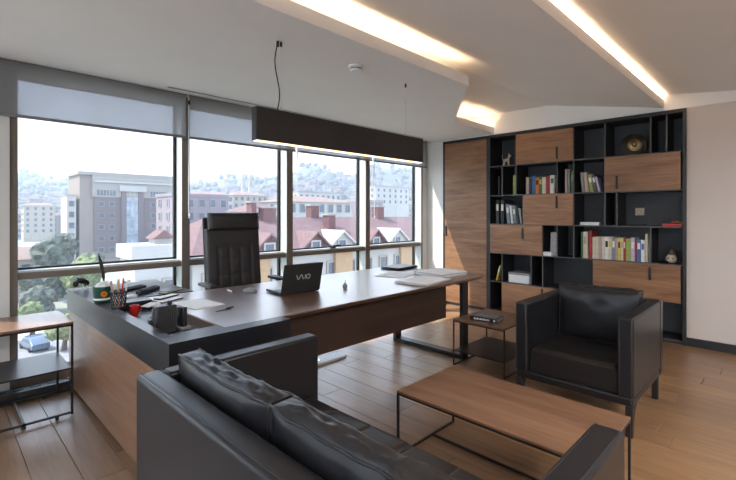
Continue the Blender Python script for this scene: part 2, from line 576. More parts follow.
# ---- windows: four bays
MX = [0.406, 1.637, 2.799, 4.05, 5.245]   # left edges of the profiles (front face starts here)
MWID = [0.045, 0.074, 0.081, 0.075, 0.03]
GY = YW + 0.16                            # glass plane
ZT0, ZT1 = 0.850, 0.900                   # transom
for i in range(4):
    w = struct('window_%d' % (i + 1), ['leftmost tall aluminium window bay beside the pale pier', 'second window bay behind the office chair',
                                        'third window bay behind the laptop', 'rightmost window bay beside the wood cupboard'][i], 'window')
    xa = MX[i] + MWID[i]
    xb = MX[i + 1]
    # mullion on the left of each bay (and the last on the right)
    sides = [i] if i < 3 else [3, 4]
    for k in sides:
        pbox(w, 'mullion', MX[k], MX[k] + MWID[k], YW, YW + 0.012, 0.06, 2.42, 'alu_bronze', bevel=0.003)
        pbox(w, 'mullion_body', MX[k] + 0.002, MX[k] + MWID[k] - 0.002, YW + 0.012, YW + 0.185, 0.06, 2.42, 'alu_pale')
    pbox(w, 'transom', xa, xb, YW + 0.015, YW + 0.045, ZT0, ZT1, 'alu_bronze', bevel=0.003)
    pbox(w, 'transom_body', xa, xb, YW + 0.045, YW + 0.175, ZT0 + 0.002, ZT1 + 0.012, 'alu_pale')
    pbox(w, 'head_rail', xa, xb, YW + 0.015, YW + 0.165, 2.365, 2.42, 'alu_bronze')
    pbox(w, 'sill_rail', xa, xb, YW + 0.015, YW + 0.175, 0.06, 0.12, 'alu_bronze')
    for z0, z1 in ((ZT1 + 0.012, 2.365), (0.12, ZT0 + 0.002)):
        pbox(w, 'pane', xa + 0.002, xb - 0.002, GY - 0.004, GY + 0.004, z0, z1, 'glass')
        g = MB()
        for (a0, a1, b0, b1) in ((xa, xa + 0.012, z0, z1), (xb - 0.020, xb, z0, z1), (xa, xb, z0, z0 + 0.016), (xa, xb, z1 - 0.014, z1)):
            g.box(a0, a1, GY - 0.022, GY + 0.008, b0, b1)
        part(w, 'gasket', g, 'rubber')
# out of view side wall window, added for daylight the sofa's sheen implies
w = struct('window_5', 'wide window in the side wall', 'window')
for yy in (-2.4, -0.98, 0.47, 1.92, 3.35):
    pbox(w, 'mullion', -2.72, -2.62, yy, yy + 0.05, 0.35, 2.40, 'alu_bronze')
for yy in (-2.35, -0.93, 0.52, 1.97):
    pbox(w, 'pane', -2.68, -2.672, yy, yy + 1.38, 0.35, 2.40, 'glass')

w = struct('window_6', 'window bay beyond the pale pier at the left', 'window')  # unseen bay, added for daylight; reflections and the blind's run suggest it
for xx in (-2.45, -1.27, -0.10):
    pbox(w, 'mullion', xx, xx + 0.05, YW, YW + 0.18, 0.10, 2.42, 'alu_bronze')
for xx in (-2.40, -1.22):
    pbox(w, 'pane', xx, xx + 1.12, GY - 0.004, GY + 0.004, 0.10, 2.42, 'glass')
    pbox(w, 'transom', xx, xx + 1.12, YW + 0.015, YW + 0.15, ZT0, ZT1, 'alu_bronze')
    pbox(w, 'head_rail', xx, xx + 1.12, YW + 0.015, YW + 0.165, 2.365, 2.42, 'alu_bronze')  # unseen rail, added to trim the sun reaching the floor

# window handle on bay 3
wh = thing('window_handle', 'small dark lever handle on the transom above the laptop', 'handle', (3.50, YW + 0.03, ZT1 + 0.012))
part(wh, 'base', MB().box(-0.04, 0.04, -0.012, 0.012, 0, 0.012), 'rubber', bevel=0.003)
part(wh, 'lever', MB().tube([(0.0, 0, 0.012), (0.0, -0.01, 0.03), (0.07, -0.02, 0.036), (0.11, -0.02, 0.032)], 0.008), 'rubber', smooth=50)

# convector at the foot of the window
cv = thing('floor_convector', 'low dark convector casing with slots along the window foot', 'heater', (0.43, 3.895, 0))
part(cv, 'casing', MB().box(-0.8, 0.315, 0.0, 0.11, 0, 0.075), 'plastic_black', bevel=0.004)
for k in range(9):
    part(cv, 'slot', MB().box(-0.62 + k * 0.10, -0.62 + k * 0.10 + 0.065, 0.04, 0.07, 0.0755, 0.079), 'rubber')

# roller blinds
BY = 3.985
bx_edges = [(-2.42, -0.28), (-0.25, 1.655), (1.685, 2.885), (2.905, 4.125), (4.145, 5.31)]  # first pair: unseen blind, added to keep stray sun off the floor
blab = ['grey sheer roller blind over the bay beyond the pale pier', 'grey sheer roller blind over the leftmost window bay', 'grey sheer roller blind above the office chair',
        'grey sheer roller blind behind the middle of the pendant lamp', 'grey sheer roller blind at the right end of the windows']
for (a, b), lb in zip(bx_edges, blab):
    r = thing('roller_blind', lb, 'blind', ((a + b) / 2, BY, 2.03), group='roller blinds along the window wall')
    hw = (b - a) / 2
    part(r, 'fabric', MB().box(-hw, hw, -0.0006, 0.0006, 0.022, 0.50), 'blind_fabric')
    part(r, 'bottom_bar', MB().box(-hw, hw, -0.006, 0.006, 0, 0.024), 'plastic_grey', bevel=0.004)
    part(r, 'roller', MB().tube([(-hw, 0.03, 0.52), (hw, 0.03, 0.52)], 0.028, 14), 'plastic_grey', smooth=40)
for cxp, zlo, lb in ((1.672, 1.32, 'white bead chain hanging beside the first window profile'), (2.893, 1.96, 'short white blind chain behind the pendant lamp'),
                     (4.135, 1.30, 'white bead chain hanging near the rightmost window')):
    ch = thing('blind_chain', lb, 'chain', (cxp, BY - 0.03, zlo), group='blind chains')
    part(ch, 'strand', MB().tube([(-0.004, 0, 0.02), (-0.005, 0, 2.50 - zlo)], 0.005, 6), 'chain_white', smooth=60)
    part(ch, 'strand', MB().tube([(0.006, 0.03, 0.02), (0.006, 0.03, 2.50 - zlo)], 0.0022, 6), 'chain_white', smooth=60)
    part(ch, 'weight', MB().lathe([(0.0, -0.03), (0.008, -0.02), (0.008, 0.015), (0.0, 0.022)], 10), 'chain_white', smooth=50)
    part(ch, 'guide', MB().lathe([(0.0, 2.335 - zlo), (0.011, 2.340 - zlo), (0.011, 2.375 - zlo), (0.0, 2.38 - zlo)], 10), 'plastic_black', smooth=50)

# linear slot diffuser in the low ceiling
sd = thing('slot_diffuser', 'thin linear air slot in the low ceiling along the blinds', 'vent', (1.44, 3.83, ZC))
part(sd, 'frame', MB().box(0, 3.6, -0.018, -0.012, -0.004, 0).box(0, 3.6, 0.012, 0.018, -0.004, 0).box(-0.004, 0, -0.018, 0.018, -0.004, 0), 'alu_pale')
part(sd, 'slot', MB().box(0, 3.6, -0.012, 0.012, -0.0015, 0.0), 'rubber')

# smoke detector
sm = thing('smoke_detector', 'white round smoke detector on the low ceiling', 'smoke detector', (2.213, 2.31, ZC))
part(sm, 'base', MB().lathe([(0.055, 0), (0.055, -0.012), (0.050, -0.016)], 28), 'plastic_white', smooth=40)
part(sm, 'chamber', MB().lathe([(0.043, -0.012), (0.045, -0.030), (0.038, -0.042), (0.0, -0.045)], 28), 'plastic_white', smooth=50)
part(sm, 'vent_ring', MB().lathe([(0.0455, -0.019), (0.0462, -0.021), (0.0462, -0.027), (0.0455, -0.029)], 28), 'plastic_grey', smooth=50)

# ================================================================== pendant lamp
pl = thing('pendant_lamp', 'long black linear pendant lamp hanging over the desk', 'lamp', (2.20, 2.33, 1.78))
pm = MB()
hx = 0.820
pm.box(-hx, hx, -0.028, -0.022, 0.004, 0.207).box(-hx, hx, 0.022, 0.028, 0.004, 0.207).box(-hx, hx, -0.022, 0.022, 0.20, 0.207)
pm.box(-hx, -hx + 0.006, -0.022, 0.022, 0.004, 0.20).box(hx - 0.006, hx, -0.022, 0.022, 0.004, 0.20)
part(pl, 'housing', pm, 'pendant_black')
pbox(pl, 'led_strip', -hx + 0.008, hx - 0.008, -0.0215, 0.0215, 0.000, 0.012, 'led_pendant', label='warm glowing diffuser strip')
for sx in (-0.638, 0.604):
    part(pl, 'wire', MB().tube([(sx + 0.010, 0, 0.207), (sx + 0.010, 0, 2.43 - 1.78)], 0.0014, 6), 'alu_pale')
    part(pl, 'clamp', MB().lathe([(0.0, 0.202), (0.006, 0.205), (0.006, 0.235), (0.0, 0.24)], 10, c=(sx + 0.010, 0, 0)), 'chrome', smooth=50)
    part(pl, 'ceiling_cup', MB().lathe([(0.0, 0.622), (0.008, 0.622), (0.008, 0.650)], 12, c=(sx + 0.010, 0, 0)), 'black_metal', smooth=50)
pts = []
for i in range(25):
    t = i / 24
    pts.append((-0.638 - 0.014 + 0.020 * math.sin(t * 2 * PI * 0.9 + 0.5) * (1 - abs(2 * t - 1) ** 3), 0.004, 0.205 + t * 0.445))
part(pl, 'cable', MB().tube(pts, 0.004, 8), 'rubber', smooth=60)
part(pl, 'ceiling_cup', MB().lathe([(0.0, 0.615), (0.009, 0.615), (0.009, 0.650)], 12, c=(-0.652, 0, 0)), 'black_metal', smooth=50)

# ================================================================== bookcase and tall cupboard
X0 = XB
XD = XB + 0.36
ZS = [0.03, 0.42, 0.808, 1.197, 1.583, 1.977, 2.37]     # shelf heights
# tall cupboard (wood door) between the window return and the shelves
tc_ = thing('tall_cupboard', 'tall built in cupboard with one full height walnut door', 'cupboard', (X0, 3.02, 0))
pbox(tc_, 'side_panel', 0.0, 0.36, 0.690, 0.714, 0, 2.41, 'shelf_black')
pbox(tc_, 'side_panel', 0.0, 0.36, -0.030, -0.004, 0, 2.41, 'shelf_black')
pbox(tc_, 'top_panel', 0.0, 0.36, -0.004, 0.690, 2.375, 2.41, 'shelf_black')
pbox(tc_, 'plinth', 0.01, 0.05, -0.004, 0.690, 0.0, 0.035, 'shelf_black')
d = part(tc_, 'door', MB().box(0.004, 0.026, -0.002, 0.686, 0.04, 2.372), 'walnut_h', bevel=0.002)
part(d, 'handle', MB().box(-0.012, 0.004, 0.650, 0.668, 1.008, 1.157), 'black_metal', bevel=0.003)

bc = thing('bookcase', 'black built in bookcase with staggered walnut doors', 'bookcase', (X0, 0.776, 0))
OY = 0.776


def yl(y):
    return y - OY


pbox(bc, 'back_panel', 0.345, 0.36, yl(0.80), yl(2.985), 0.0, 2.41, 'back_charcoal')
pbox(bc, 'side_panel', -0.012, 0.345, yl(0.776), yl(0.806), 0, 2.41, 'shelf_black')
pbox(bc, 'side_panel', 0.0, 0.345, yl(2.962), yl(2.989), 0, 2.41, 'shelf_black')
pbox(bc, 'top_panel', -0.012, 0.345, yl(0.806), yl(2.962), 2.372, 2.41, 'shelf_black')
pbox(bc, 'plinth', 0.02, 0.05, yl(0.806), yl(2.962), 0.0, 0.03, 'shelf_black')
TS = 0.014


def shelf_part(y0, y1, z):
    s_ = pbox(bc, 'shelf', 0.006, 0.345, yl(y0), yl(y1), z - TS / 2, z + TS / 2, 'shelf_black')
    pbox(s_, 'front_edge', 0.003, 0.006, yl(y0), yl(y1), z - TS / 2, z + TS / 2, 'shelf_edge')


def divider(y, r):
    z0, z1 = ZS[r] + TS / 2, ZS[r + 1] - TS / 2
    s_ = pbox(bc, 'divider', 0.006, 0.345, yl(y) - TS / 2, yl(y) + TS / 2, z0, z1, 'shelf_black')
    pbox(s_, 'front_edge', 0.003, 0.006, yl(y) - TS / 2, yl(y) + TS / 2, z0, z1, 'shelf_edge')


for z in ZS[:-1]:
    shelf_part(0.806, 2.962, z)
for r, ys in {5: (2.589, 1.870, 1.531, 1.087, 0.945), 4: (2.786, 2.589, 2.063, 1.870, 1.531), 3: (2.494, 1.870, 1.531, 1.409),
              2: (2.241, 2.063, 1.870, 1.087), 1: (2.786, 2.388, 2.241, 1.654), 0: (2.786, 1.654)}.items():
    for y in ys:
        divider(y, r)
# doors: y0 (small), y1, row, handle y, handle z range
for (y0, y1, r, hy_, h0, h1) in ((1.872, 2.585, 5, 2.060, 2.007, 2.153), (0.822, 1.529, 4, 1.405, 1.614, 1.759), (1.872, 2.490, 3, 2.063, 1.408, 1.555),
                                 (2.243, 2.955, 2, 2.494, 1.012, 1.154), (0.822, 1.652, 1, 1.091, 0.632, 0.771), (1.656, 2.784, 0, 2.241, 0.25, 0.40)):
    d = part(bc, 'door', MB().box(-0.012, 0.008, yl(y0), yl(y1), ZS[r] + 0.004, ZS[r + 1] - 0.004), 'walnut_h', bevel=0.0015)
    part(d, 'handle', MB().box(-0.026, -0.012, yl(hy_) - 0.010, yl(hy_) + 0.010, h0, h1), 'black_metal', bevel=0.003)

# ---- books
BOOK_ME = {}


def book(y0, y1, zb, zt, colr, label, group, depth=0.19, lean=0.0, band=None, name='book', xf=None):
    """standing book: spine towards the room (-X), thickness along Y; lean in radians about X"""
    w_, h_ = abs(y1 - y0), zt - zb
    yc = (y0 + y1) / 2
    xf = X0 + 0.05 if xf is None else xf
    c = MB()
    t = min(0.003, w_ * 0.12)
    c.box(0, depth, -w_ / 2, -w_ / 2 + t, 0, h_).box(0, depth, w_ / 2 - t, w_ / 2, 0, h_)
    c.extrude([(-w_ / 2, 0), (-w_ * .3, -0.004), (w_ * .3, -0.004), (w_ / 2, 0), (w_ / 2, t), (-w_ / 2, t)], 0, h_, 2)
    # extrude with axis 2 uses (x, y): swap so that the rounded spine faces -X
    k = len(c.v) - 12
    for i in range(k, len(c.v)):
        vx, vy, vz = c.v[i]
        c.v[i] = (vy, vx, vz)
    o = link(name, c.mesh('book', 'book_' + colr), None, (xf, yc, zb), (lean, 0, 0))
    tag(o, label, 'book', group)
    part(o, 'pages', MB().box(t, depth - 0.004, -w_ / 2 + t, w_ / 2 - t, 0.003, h_ - 0.004), 'page')
    if band:
        part(o, 'title_band', MB().box(-0.0055, -0.003, -w_ * .32, w_ * .32, h_ * .55, h_ * .82), 'book_' + band)
    return o


G4 = 'books on the long shelf'
z4 = ZS[2] + TS / 2
rows = [
    (1.803, 1.781, 1.122, 'green', 'dark green slim book at the far left end of the long book row', None),
    (1.779, 1.727, 1.124, 'cream', 'thick tall cream book beside the slim green one', 'pink'),
    (1.714, 1.683, 1.137, 'red', 'tall dark red book standing near the left of the long row', None),
    (1.677, 1.645, 1.068, 'cream', 'first of the matching cream volumes right of the tall red book', None),
    (1.644, 1.611, 1.069, 'cream', 'second of the matching cream volumes right of the tall red book', None),
    (1.610, 1.576, 1.071, 'pink', 'pinkish beige volume among the matching cream ones', None),
    (1.575, 1.545, 1.072, 'cream', 'cream volume just left of the one with the black square', None),
    (1.544, 1.503, 1.073, 'white', 'pale thick volume with a black square on its spine', 'dark'),
    (1.502, 1.472, 1.075, 'cream', 'cream book with a yellow band on its spine', 'yellow'),
    (1.471, 1.436, 1.076, 'slate', 'slate grey patterned book in the middle of the long row', 'white'),
    (1.435, 1.412, 1.066, 'pink', 'narrow pinkish book right of the slate grey one', None),
    (1.411, 1.382, 1.067, 'yellow', 'yellow book with a dark title band on the long shelf', 'dark'),
    (1.381, 1.356, 1.068, 'cream', 'cream book directly left of the narrow red one', 'tan'),
    (1.355, 1.332, 1.069, 'red', 'narrow red book in the middle of the long row', 'cream'),
    (1.331, 1.284, 1.059, 'olive', 'thick olive green book right of the narrow red one', None),
    (1.283, 1.245, 1.072, 'lavender', 'pale lavender book right of the olive green one', 'white'),
    (1.244, 1.226, 1.062, 'red', 'thinnest red book, between the lavender and blue ones', None),
    (1.225, 1.186, 1.064, 'blue', 'blue book towards the right end of the long row', 'white'),
    (1.185, 1.151, 1.054, 'white', 'white book with a blue band right of the blue one', 'blue'),
    (1.146, 1.119, 1.120, 'cream', 'tallest cream book near the right end of the long row', None),
    (1.113, 1.096, 1.068, 'mauve', 'thin mauve book closing the right end of the long row', None),
]
for a, b, zt, c, lb, bd in rows:
    book(a, b, z4, zt, c, lb, G4, band=bd)
G2 = 'books on the second shelf from the top'
z2 = ZS[4] + TS / 2
for a, b, zt, c, lb, bd in [
    (2.868, 2.845, 1.849, 'dark', 'thin dark book alone in the leftmost narrow slot', None),
    (2.653, 2.600, 1.849, 'olive', 'lime green book standing alone in a narrow slot', None),
    (2.475, 2.438, 1.812, 'pink', 'pinkish book at the left of the colourful row under the top door', None),
    (2.436, 2.398, 1.797, 'dark', 'dark book beside the bright blue one under the top door', None),
    (2.396, 2.352, 1.820, 'blue', 'bright blue book in the colourful row', None),
    (2.351, 2.306, 1.804, 'orange', 'orange book in the colourful row', 'dark'),
    (2.305, 2.268, 1.814, 'green', 'dark green book between the orange and cream ones', 'yellow'),
    (2.267, 2.218, 1.799, 'cream', 'cream book left of the crimson one in the colourful row', None),
    (2.217, 2.168, 1.809, 'red', 'crimson book in the colourful row', None),
    (2.167, 2.113, 1.818, 'white', 'white book with green letters at the right of the colourful row', 'green'),
    (1.986, 1.958, 1.880, 'pink', 'tall greyish pink book in the slot right of the colourful row', None),
    (1.951, 1.929, 1.877, 'grey', 'tall grey book squeezed between the pink and dark green ones', None),
    (1.916, 1.883, 1.850, 'green', 'dark green book against the divider in the narrow slot', 'grey'),
]:
    book(a, b, z2, zt, c, lb, G2, band=bd)
for a, b, zt, c, lb, bd, ln in [
    (1.790, 1.762, 1.829, 'grey', 'grey book leaning beside the large upper right door', None, -0.10),
    (1.755, 1.712, 1.826, 'pink', 'broad pale pink book leaning left of the yellow green one', None, -0.11),
    (1.703, 1.660, 1.800, 'olive', 'yellow green book leaning in the second shelf', 'white', -0.13),
    (1.648, 1.620, 1.798, 'purple', 'dark purple leaning book with white stripe', 'white', -0.19),
    (1.614, 1.590, 1.770, 'lavender', 'lavender book leaning at the end beside the door', None, -0.22),
]:
    book(a, b, z2 + 0.004, zt, c, lb, G2, band=bd, lean=ln)
G3 = 'books on the third shelf'
z3 = ZS[3] + TS / 2
for a, b, zt, lb in ((2.902, 2.853, 1.525, 'black ring binder with white spine label, nearest the cupboard'), (2.830, 2.781, 1.523, 'black ring binder with white spine label, right of its twin')):
    book(a, b, z3, zt, 'dark', lb, G3, depth=0.26, band='white', name='ring_binder')
for a, b, zt, c, lb, ln in [
    (2.735, 2.690, 1.470, 'slate', 'slate blue book leaning next to the black binders', 0.10),
    (2.680, 2.650, 1.450, 'white', 'white book leaning between two slate ones', 0.11),
    (2.640, 2.600, 1.440, 'slate', 'second slate book, leaning right of the white one', 0.12),
    (2.590, 2.565, 1.430, 'dark', 'black slim book leaning on the third shelf', 0.13),
    (2.555, 2.525, 1.415, 'grey', 'grey book leaning against the third shelf door', 0.14),
]:
    book(a, b, z3 + 0.004, zt, c, lb, G3, lean=-ln, band='white' if c == 'slate' else None)
book(2.905, 2.880, ZS[1] + TS / 2 + 0.003, 0.640, 'yellow', 'yellow and white book leaning in the low left compartment', 'books on the low shelf', lean=0.26, band='white')

# ---- ornaments in the bookcase
fg = thing('animal_figurine', 'small pale animal figurine on the top shelf beside the walnut door', 'figurine', (X0 + 0.12, 2.785, ZS[5] + TS / 2))
b_ = MB()
b_.tube([(0, -0.035, 0.07), (0, 0.0, 0.085), (0, 0.035, 0.075)], [0.018, 0.022, 0.018], 10)
part(fg, 'body', b_, 'stone_cream', smooth=60)
for yy in (-0.035, -0.025, 0.030, 0.040):
    part(fg, 'leg', MB().tube([(0.006, yy * .9, 0.07), (0, yy * 1.15, 0)], [0.010, 0.006], 8), 'stone_cream', smooth=60)
part(fg, 'head', MB().tube([(0, -0.03, 0.08), (-0.005, -0.042, 0.125), (-0.02, -0.062, 0.135), (-0.025, -0.078, 0.130)], [0.012, 0.017, 0.014, 0.007], 10), 'stone_cream', smooth=60)
for s_ in (-1, 1):
    part(fg, 'ear', MB().tube([(0.010 * s_, -0.042, 0.135), (0.016 * s_, -0.036, 0.172)], [0.008, 0.002], 6), 'stone_cream', smooth=60)
part(fg, 'tail', MB().tube([(0, 0.045, 0.085), (0, 0.062, 0.125), (0, 0.056, 0.165)], [0.006, 0.005, 0.003], 6), 'stone_cream', smooth=60)

bw = thing('bronze_dish', 'round dark dish with golden centre propped on the top shelf', 'dish', (X0 + 0.17, 1.275, ZS[5] + TS / 2))
tilt = Matrix.Rotation(math.radians(-16), 4, 'Y')
rr = 0.128


def tilted(prof, cx_=0.0):
    m_ = MB().lathe(prof, 36, axis=0)
    m_.v = [tuple((tilt @ Vector(v)) + Vector((cx_, 0, rr * 0.985))) for v in m_.v]
    return m_


part(bw, 'body', tilted([(0.0, 0.012), (0.06, 0.010), (0.10, -0.012), (rr, -0.035), (rr, -0.028), (0.102, 0.0), (0.06, 0.022), (0.0, 0.024)]), 'bowl_dark', smooth=50)
part(bw, 'gold_inlay', tilted([(0.0, 0.010), (0.045, 0.0085), (0.066, 0.004), (0.065, 0.000), (0.044, 0.004), (0.0, 0.006)]), 'brass', smooth=50)
part(bw, 'boss', tilted([(0.0, -0.010), (0.025, -0.004), (0.032, 0.008)]), 'brass', smooth=50)
part(bw, 'ring', tilted([(0.050, -0.002), (0.054, -0.006), (0.058, -0.001), (0.055, 0.006)]), 'brass', smooth=50)

pp = thing('paper_stack', 'small stack of white papers lying on the third shelf', 'papers', (X0 + 0.14, 1.715, ZS[3] + TS / 2))
for k in range(4):
    a = rng.uniform(-0.06, 0.06)
    part(pp, 'sheet', MB().box(-0.07, 0.07, -0.105, 0.105, k * 0.009, k * 0.009 + 0.008), 'paper', rot=(0, 0, a))

ic = thing('wall_control', 'small square grey control box mounted on the bookcase back panel', 'control panel', (X0 + 0.342, 1.257, 1.362))
part(ic, 'backplate', MB().box(-0.022, 0.0, -0.048, 0.048, -0.046, 0.046), 'plastic_grey', bevel=0.004)
part(ic, 'cover', MB().box(-0.032, -0.022, -0.042, 0.042, -0.040, 0.040), 'stone_cream', bevel=0.004)
sc_ = thing('small_black_case', 'small black case lying on the shelf under the control box', 'case', (X0 + 0.16, 1.20, ZS[3] + TS / 2))
part(sc_, 'body', MB().box(-0.03, 0.03, -0.028, 0.028, 0, 0.012), 'plastic_black', bevel=0.003)
part(sc_, 'lid', MB().box(-0.028, 0.028, -0.026, 0.026, 0.013, 0.022), 'plastic_black', bevel=0.003)

rb = thing('red_box', 'flat red box at the right end of the third shelf', 'box', (X0 + 0.13, 0.905, ZS[3] + TS / 2))
part(rb, 'base', MB().box(-0.07, 0.07, -0.085, 0.085, 0, 0.014), 'red_ceramic', bevel=0.003)
part(rb, 'lid', MB().box(-0.072, 0.072, -0.087, 0.087, 0.015, 0.030), 'red_ceramic', bevel=0.003)
gi = thing('gilded_ornament', 'small gilded ornament lying on the flat red box', 'ornament', (X0 + 0.12, 0.875, ZS[3] + TS / 2 + 0.031))
part(gi, 'stem', MB().tube([(0, -0.05, 0.010), (0, 0.0, 0.020), (0, 0.045, 0.012)], [0.006, 0.010, 0.006], 8), 'brass', smooth=60)
part(gi, 'bead', MB().lathe([(0, 0), (0.016, 0.008), (0.018, 0.020), (0.010, 0.034), (0, 0.038)], 14, c=(0, -0.02, 0)), 'brass', smooth=60)
part(gi, 'bead', MB().lathe([(0, 0), (0.011, 0.006), (0.012, 0.014), (0, 0.026)], 12, c=(0, 0.02, 0.0)), 'red_ceramic', smooth=60)

pf = thing('picture_frame', 'grey framed picture leaning in the narrow middle compartment', 'picture', (X0 + 0.09, 2.130, z4), 0)
part(pf, 'panel', MB().box(0.004, 0.014, -0.045, 0.045, 0.004, 0.285), 'paper_print', rot=(0, 0.06, 0))
part(pf, 'frame', MB().box(0, 0.016, -0.050, -0.043, 0, 0.29).box(0, 0.016, 0.043, 0.050, 0, 0.29).box(0, 0.016, -0.043, 0.043, 0, 0.007).box(0, 0.016, -0.043, 0.043, 0.283, 0.29), 'alu_pale', rot=(0, 0.06, 0))
cb = thing('card_box', 'small flat white card box in front of the grey picture', 'box', (X0 + 0.045, 2.185, z4))
part(cb, 'tray', MB().box(-0.04, 0.04, -0.05, 0.05, 0, 0.03), 'paper', bevel=0.002)
part(cb, 'lid', MB().box(-0.042, 0.042, -0.052, 0.052, 0.031, 0.047), 'plastic_white', bevel=0.002)

wbx = thing('storage_box', 'white storage box with grey lid in the low compartment', 'box', (X0 + 0.15, 2.575, ZS[1] + TS / 2))
part(wbx, 'body', MB().box(-0.10, 0.10, -0.145, 0.145, 0, 0.105), 'paper', bevel=0.003)
part(wbx, 'lid', MB().box(-0.104, 0.104, -0.149, 0.149, 0.106, 0.135), 'book_grey', bevel=0.003)

sk = thing('stone_head', 'small mottled cream stone head ornament in the right compartment', 'ornament', (X0 + 0.13, 0.925, z4))
m_ = bmesh.new()
bmesh.ops.create_icosphere(m_, subdivisions=3, radius=1)
for v in m_.verts:
    n_ = noise.noise(v.co * 2.1) * 0.16 + noise.noise(v.co * 5) * 0.07
    s_ = 1 + n_
    v.co = Vector((v.co.x * 0.045 * s_, v.co.y * 0.05 * s_, (v.co.z * 0.05) * s_ + 0.048))
    if v.co.z < 0:
        v.co.z = 0
me = bpy.data.meshes.new('skull')
m_.to_mesh(me)
m_.free()
me.materials.append(MATS['stone_cream'])
me.shade_smooth()
link('head', me, sk)
part(sk, 'hair', MB().lathe([(0.03, 0.088), (0.035, 0.10), (0.022, 0.125), (0.010, 0.150), (0, 0.155)], 14, c=(0.005, -0.005, 0)), 'stone_dark', smooth=60)
for s_ in (-1, 1):
    part(sk, 'eye', MB().lathe([(0, -0.003), (0.009, 0), (0, 0.006)], 10, c=(-0.046, 0.019 * s_, 0.055), axis=0), 'stone_dark', smooth=60)

# ================================================================== desk with return unit
ZD = 0.755
ru = thing('desk_return', 'walnut return cabinet topped by a thick black lacquered tray box', 'cabinet', (0.747, 1.98, 0))
BXW, BYL = 0.653, 2.03       # extents in X and Y
pbox(ru, 'cabinet_body', 0.006, 0.560, 0.04, BYL - 0.03, 0.035, 0.595, 'walnut_side')
pbox(ru, 'plinth', 0.03, 0.53, 0.06, BYL - 0.05, 0.0, 0.035, 'shelf_black')
# thick black top: walls around an open recess, solid behind
t = MB()
zl, zh = 0.597, ZD
RX0, RX1, RY0, RY1 = 0.062, 0.313, 0.165, 1.12
t.box(0, RX0, 0, BYL, zl, zh)                       # left rim
t.box(RX0, BXW, 0, 0.095, zl, zh)                   # front strip
t.box(RX0, RX1, 0.095, RY0, zl, zh)
t.box(RX0, RX1, RY1, BYL, zl, zh)                   # rear top
t.box(RX1, BXW, 1.26, BYL, zl, zh)
t.box(RX0, RX1, RY0, RY1, zl, ZD - 0.055)           # recess floor
t.box(RX1, BXW, 0.095, 1.26, zl, ZD - 0.045)
part(ru, 'top_box', t, 'black_lacquer')
part(ru, 'recess_lining', MB().box(RX1 - 0.006, RX1 - 0.0005, RY0, RY1, ZD - 0.055, ZD - 0.004), 'walnut_desk')

dk = thing('executive_desk', 'long walnut executive desk with black loop leg', 'desk', (1.06, 2.075, 0))
DL, DW = 2.60, 1.13
top = MB()
# worktop with bevelled underside towards the front and right
e = 0.05
vs_ = [(0, 0, ZD - 0.001), (DL, 0, ZD - 0.001), (DL, DW, ZD - 0.001), (0, DW, ZD - 0.001),
       (0, 0, ZD - 0.008), (DL, 0, ZD - 0.008), (DL, DW, ZD - 0.008), (0, DW, ZD - 0.008),
       (0, e, ZD - 0.040), (DL - e, e, ZD - 0.040), (DL - e, DW - e, ZD - 0.040), (0, DW - e, ZD - 0.040)]
top.add(vs_, [(0, 1, 2, 3), (0, 4, 5, 1), (1, 5, 6, 2), (2, 6, 7, 3), (3, 7, 4, 0), (4, 8, 9, 5), (5, 9, 10, 6), (6, 10, 11, 7), (7, 11, 8, 4), (8, 11, 10, 9)])
part(dk, 'worktop', top, 'walnut_desk')
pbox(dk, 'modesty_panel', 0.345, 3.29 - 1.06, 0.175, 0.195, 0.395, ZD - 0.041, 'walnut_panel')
leg = MB()
lx0, lx1 = 3.425 - 1.06, 3.515 - 1.06
y0_, y1_ = 0.083, 0.93
leg.box(lx0, lx1, y0_, y0_ + 0.035, 0, ZD - 0.041).box(lx0, lx1, y1_ - 0.035, y1_, 0, ZD - 0.041)
leg.box(lx0, lx1, y0_ + 0.035, y1_ - 0.035, 0, 0.04).box(lx0, lx1, y0_ + 0.035, y1_ - 0.035, ZD - 0.075, ZD - 0.041)
part(dk, 'loop_leg', leg, 'black_metal')
pbox(dk, 'beam', 0.36, lx0, 0.55, 0.61, ZD - 0.09, ZD - 0.041, 'black_metal')

fp = thing('floor_plate', 'white rounded plate on the floor under the desk', 'plate', (2.55, 3.04, 0))
pts = []
for a in range(0, 360, 12):
    ca, sa = math.cos(math.radians(a)), math.sin(math.radians(a))
    pts.append((0.20 * math.copysign(abs(ca) ** 0.45, ca), 0.075 * math.copysign(abs(sa) ** 0.45, sa)))
part(fp, 'base', MB().prism(pts, 0, 0.022), 'plastic_white', bevel=0.006)
part(fp, 'cap', MB().lathe([(0.03, 0.022), (0.03, 0.028), (0.0, 0.030)], 18, c=(-0.12, 0, 0)), 'chrome', smooth=40)

# ---- laptop (screen back towards the camera)
lt = thing('laptop', 'dark open laptop seen from behind on the desk', 'laptop', (1.905, 2.575, ZD), math.radians(-6))
LW = 0.325
part(lt, 'base', MB().box(-LW / 2, LW / 2, 0.0, 0.225, 0.003, 0.020), 'plastic_black', bevel=0.003)
part(lt, 'keyboard', MB().box(-LW / 2 + 0.02, LW / 2 - 0.02, 0.03, 0.125, 0.0202, 0.0225), 'plastic_grey')
part(lt, 'palm_rest', MB().box(-LW / 2 + 0.006, LW / 2 - 0.006, 0.135, 0.220, 0.0202, 0.0208), 'alu_pale')
part(lt, 'hinge', MB().tube([(-LW / 2 + 0.02, 0.0, 0.016), (LW / 2 - 0.02, 0.0, 0.016)], 0.007, 10), 'plastic_black', smooth=60)
tl = math.radians(14)      # lid leans towards the camera
lid = part(lt, 'lid', MB().box(-LW / 2, LW / 2, -0.004, 0.004, 0, 0.215), 'plastic_black', bevel=0.003, loc=(0, -0.006, 0.014), rot=(tl, 0, 0))
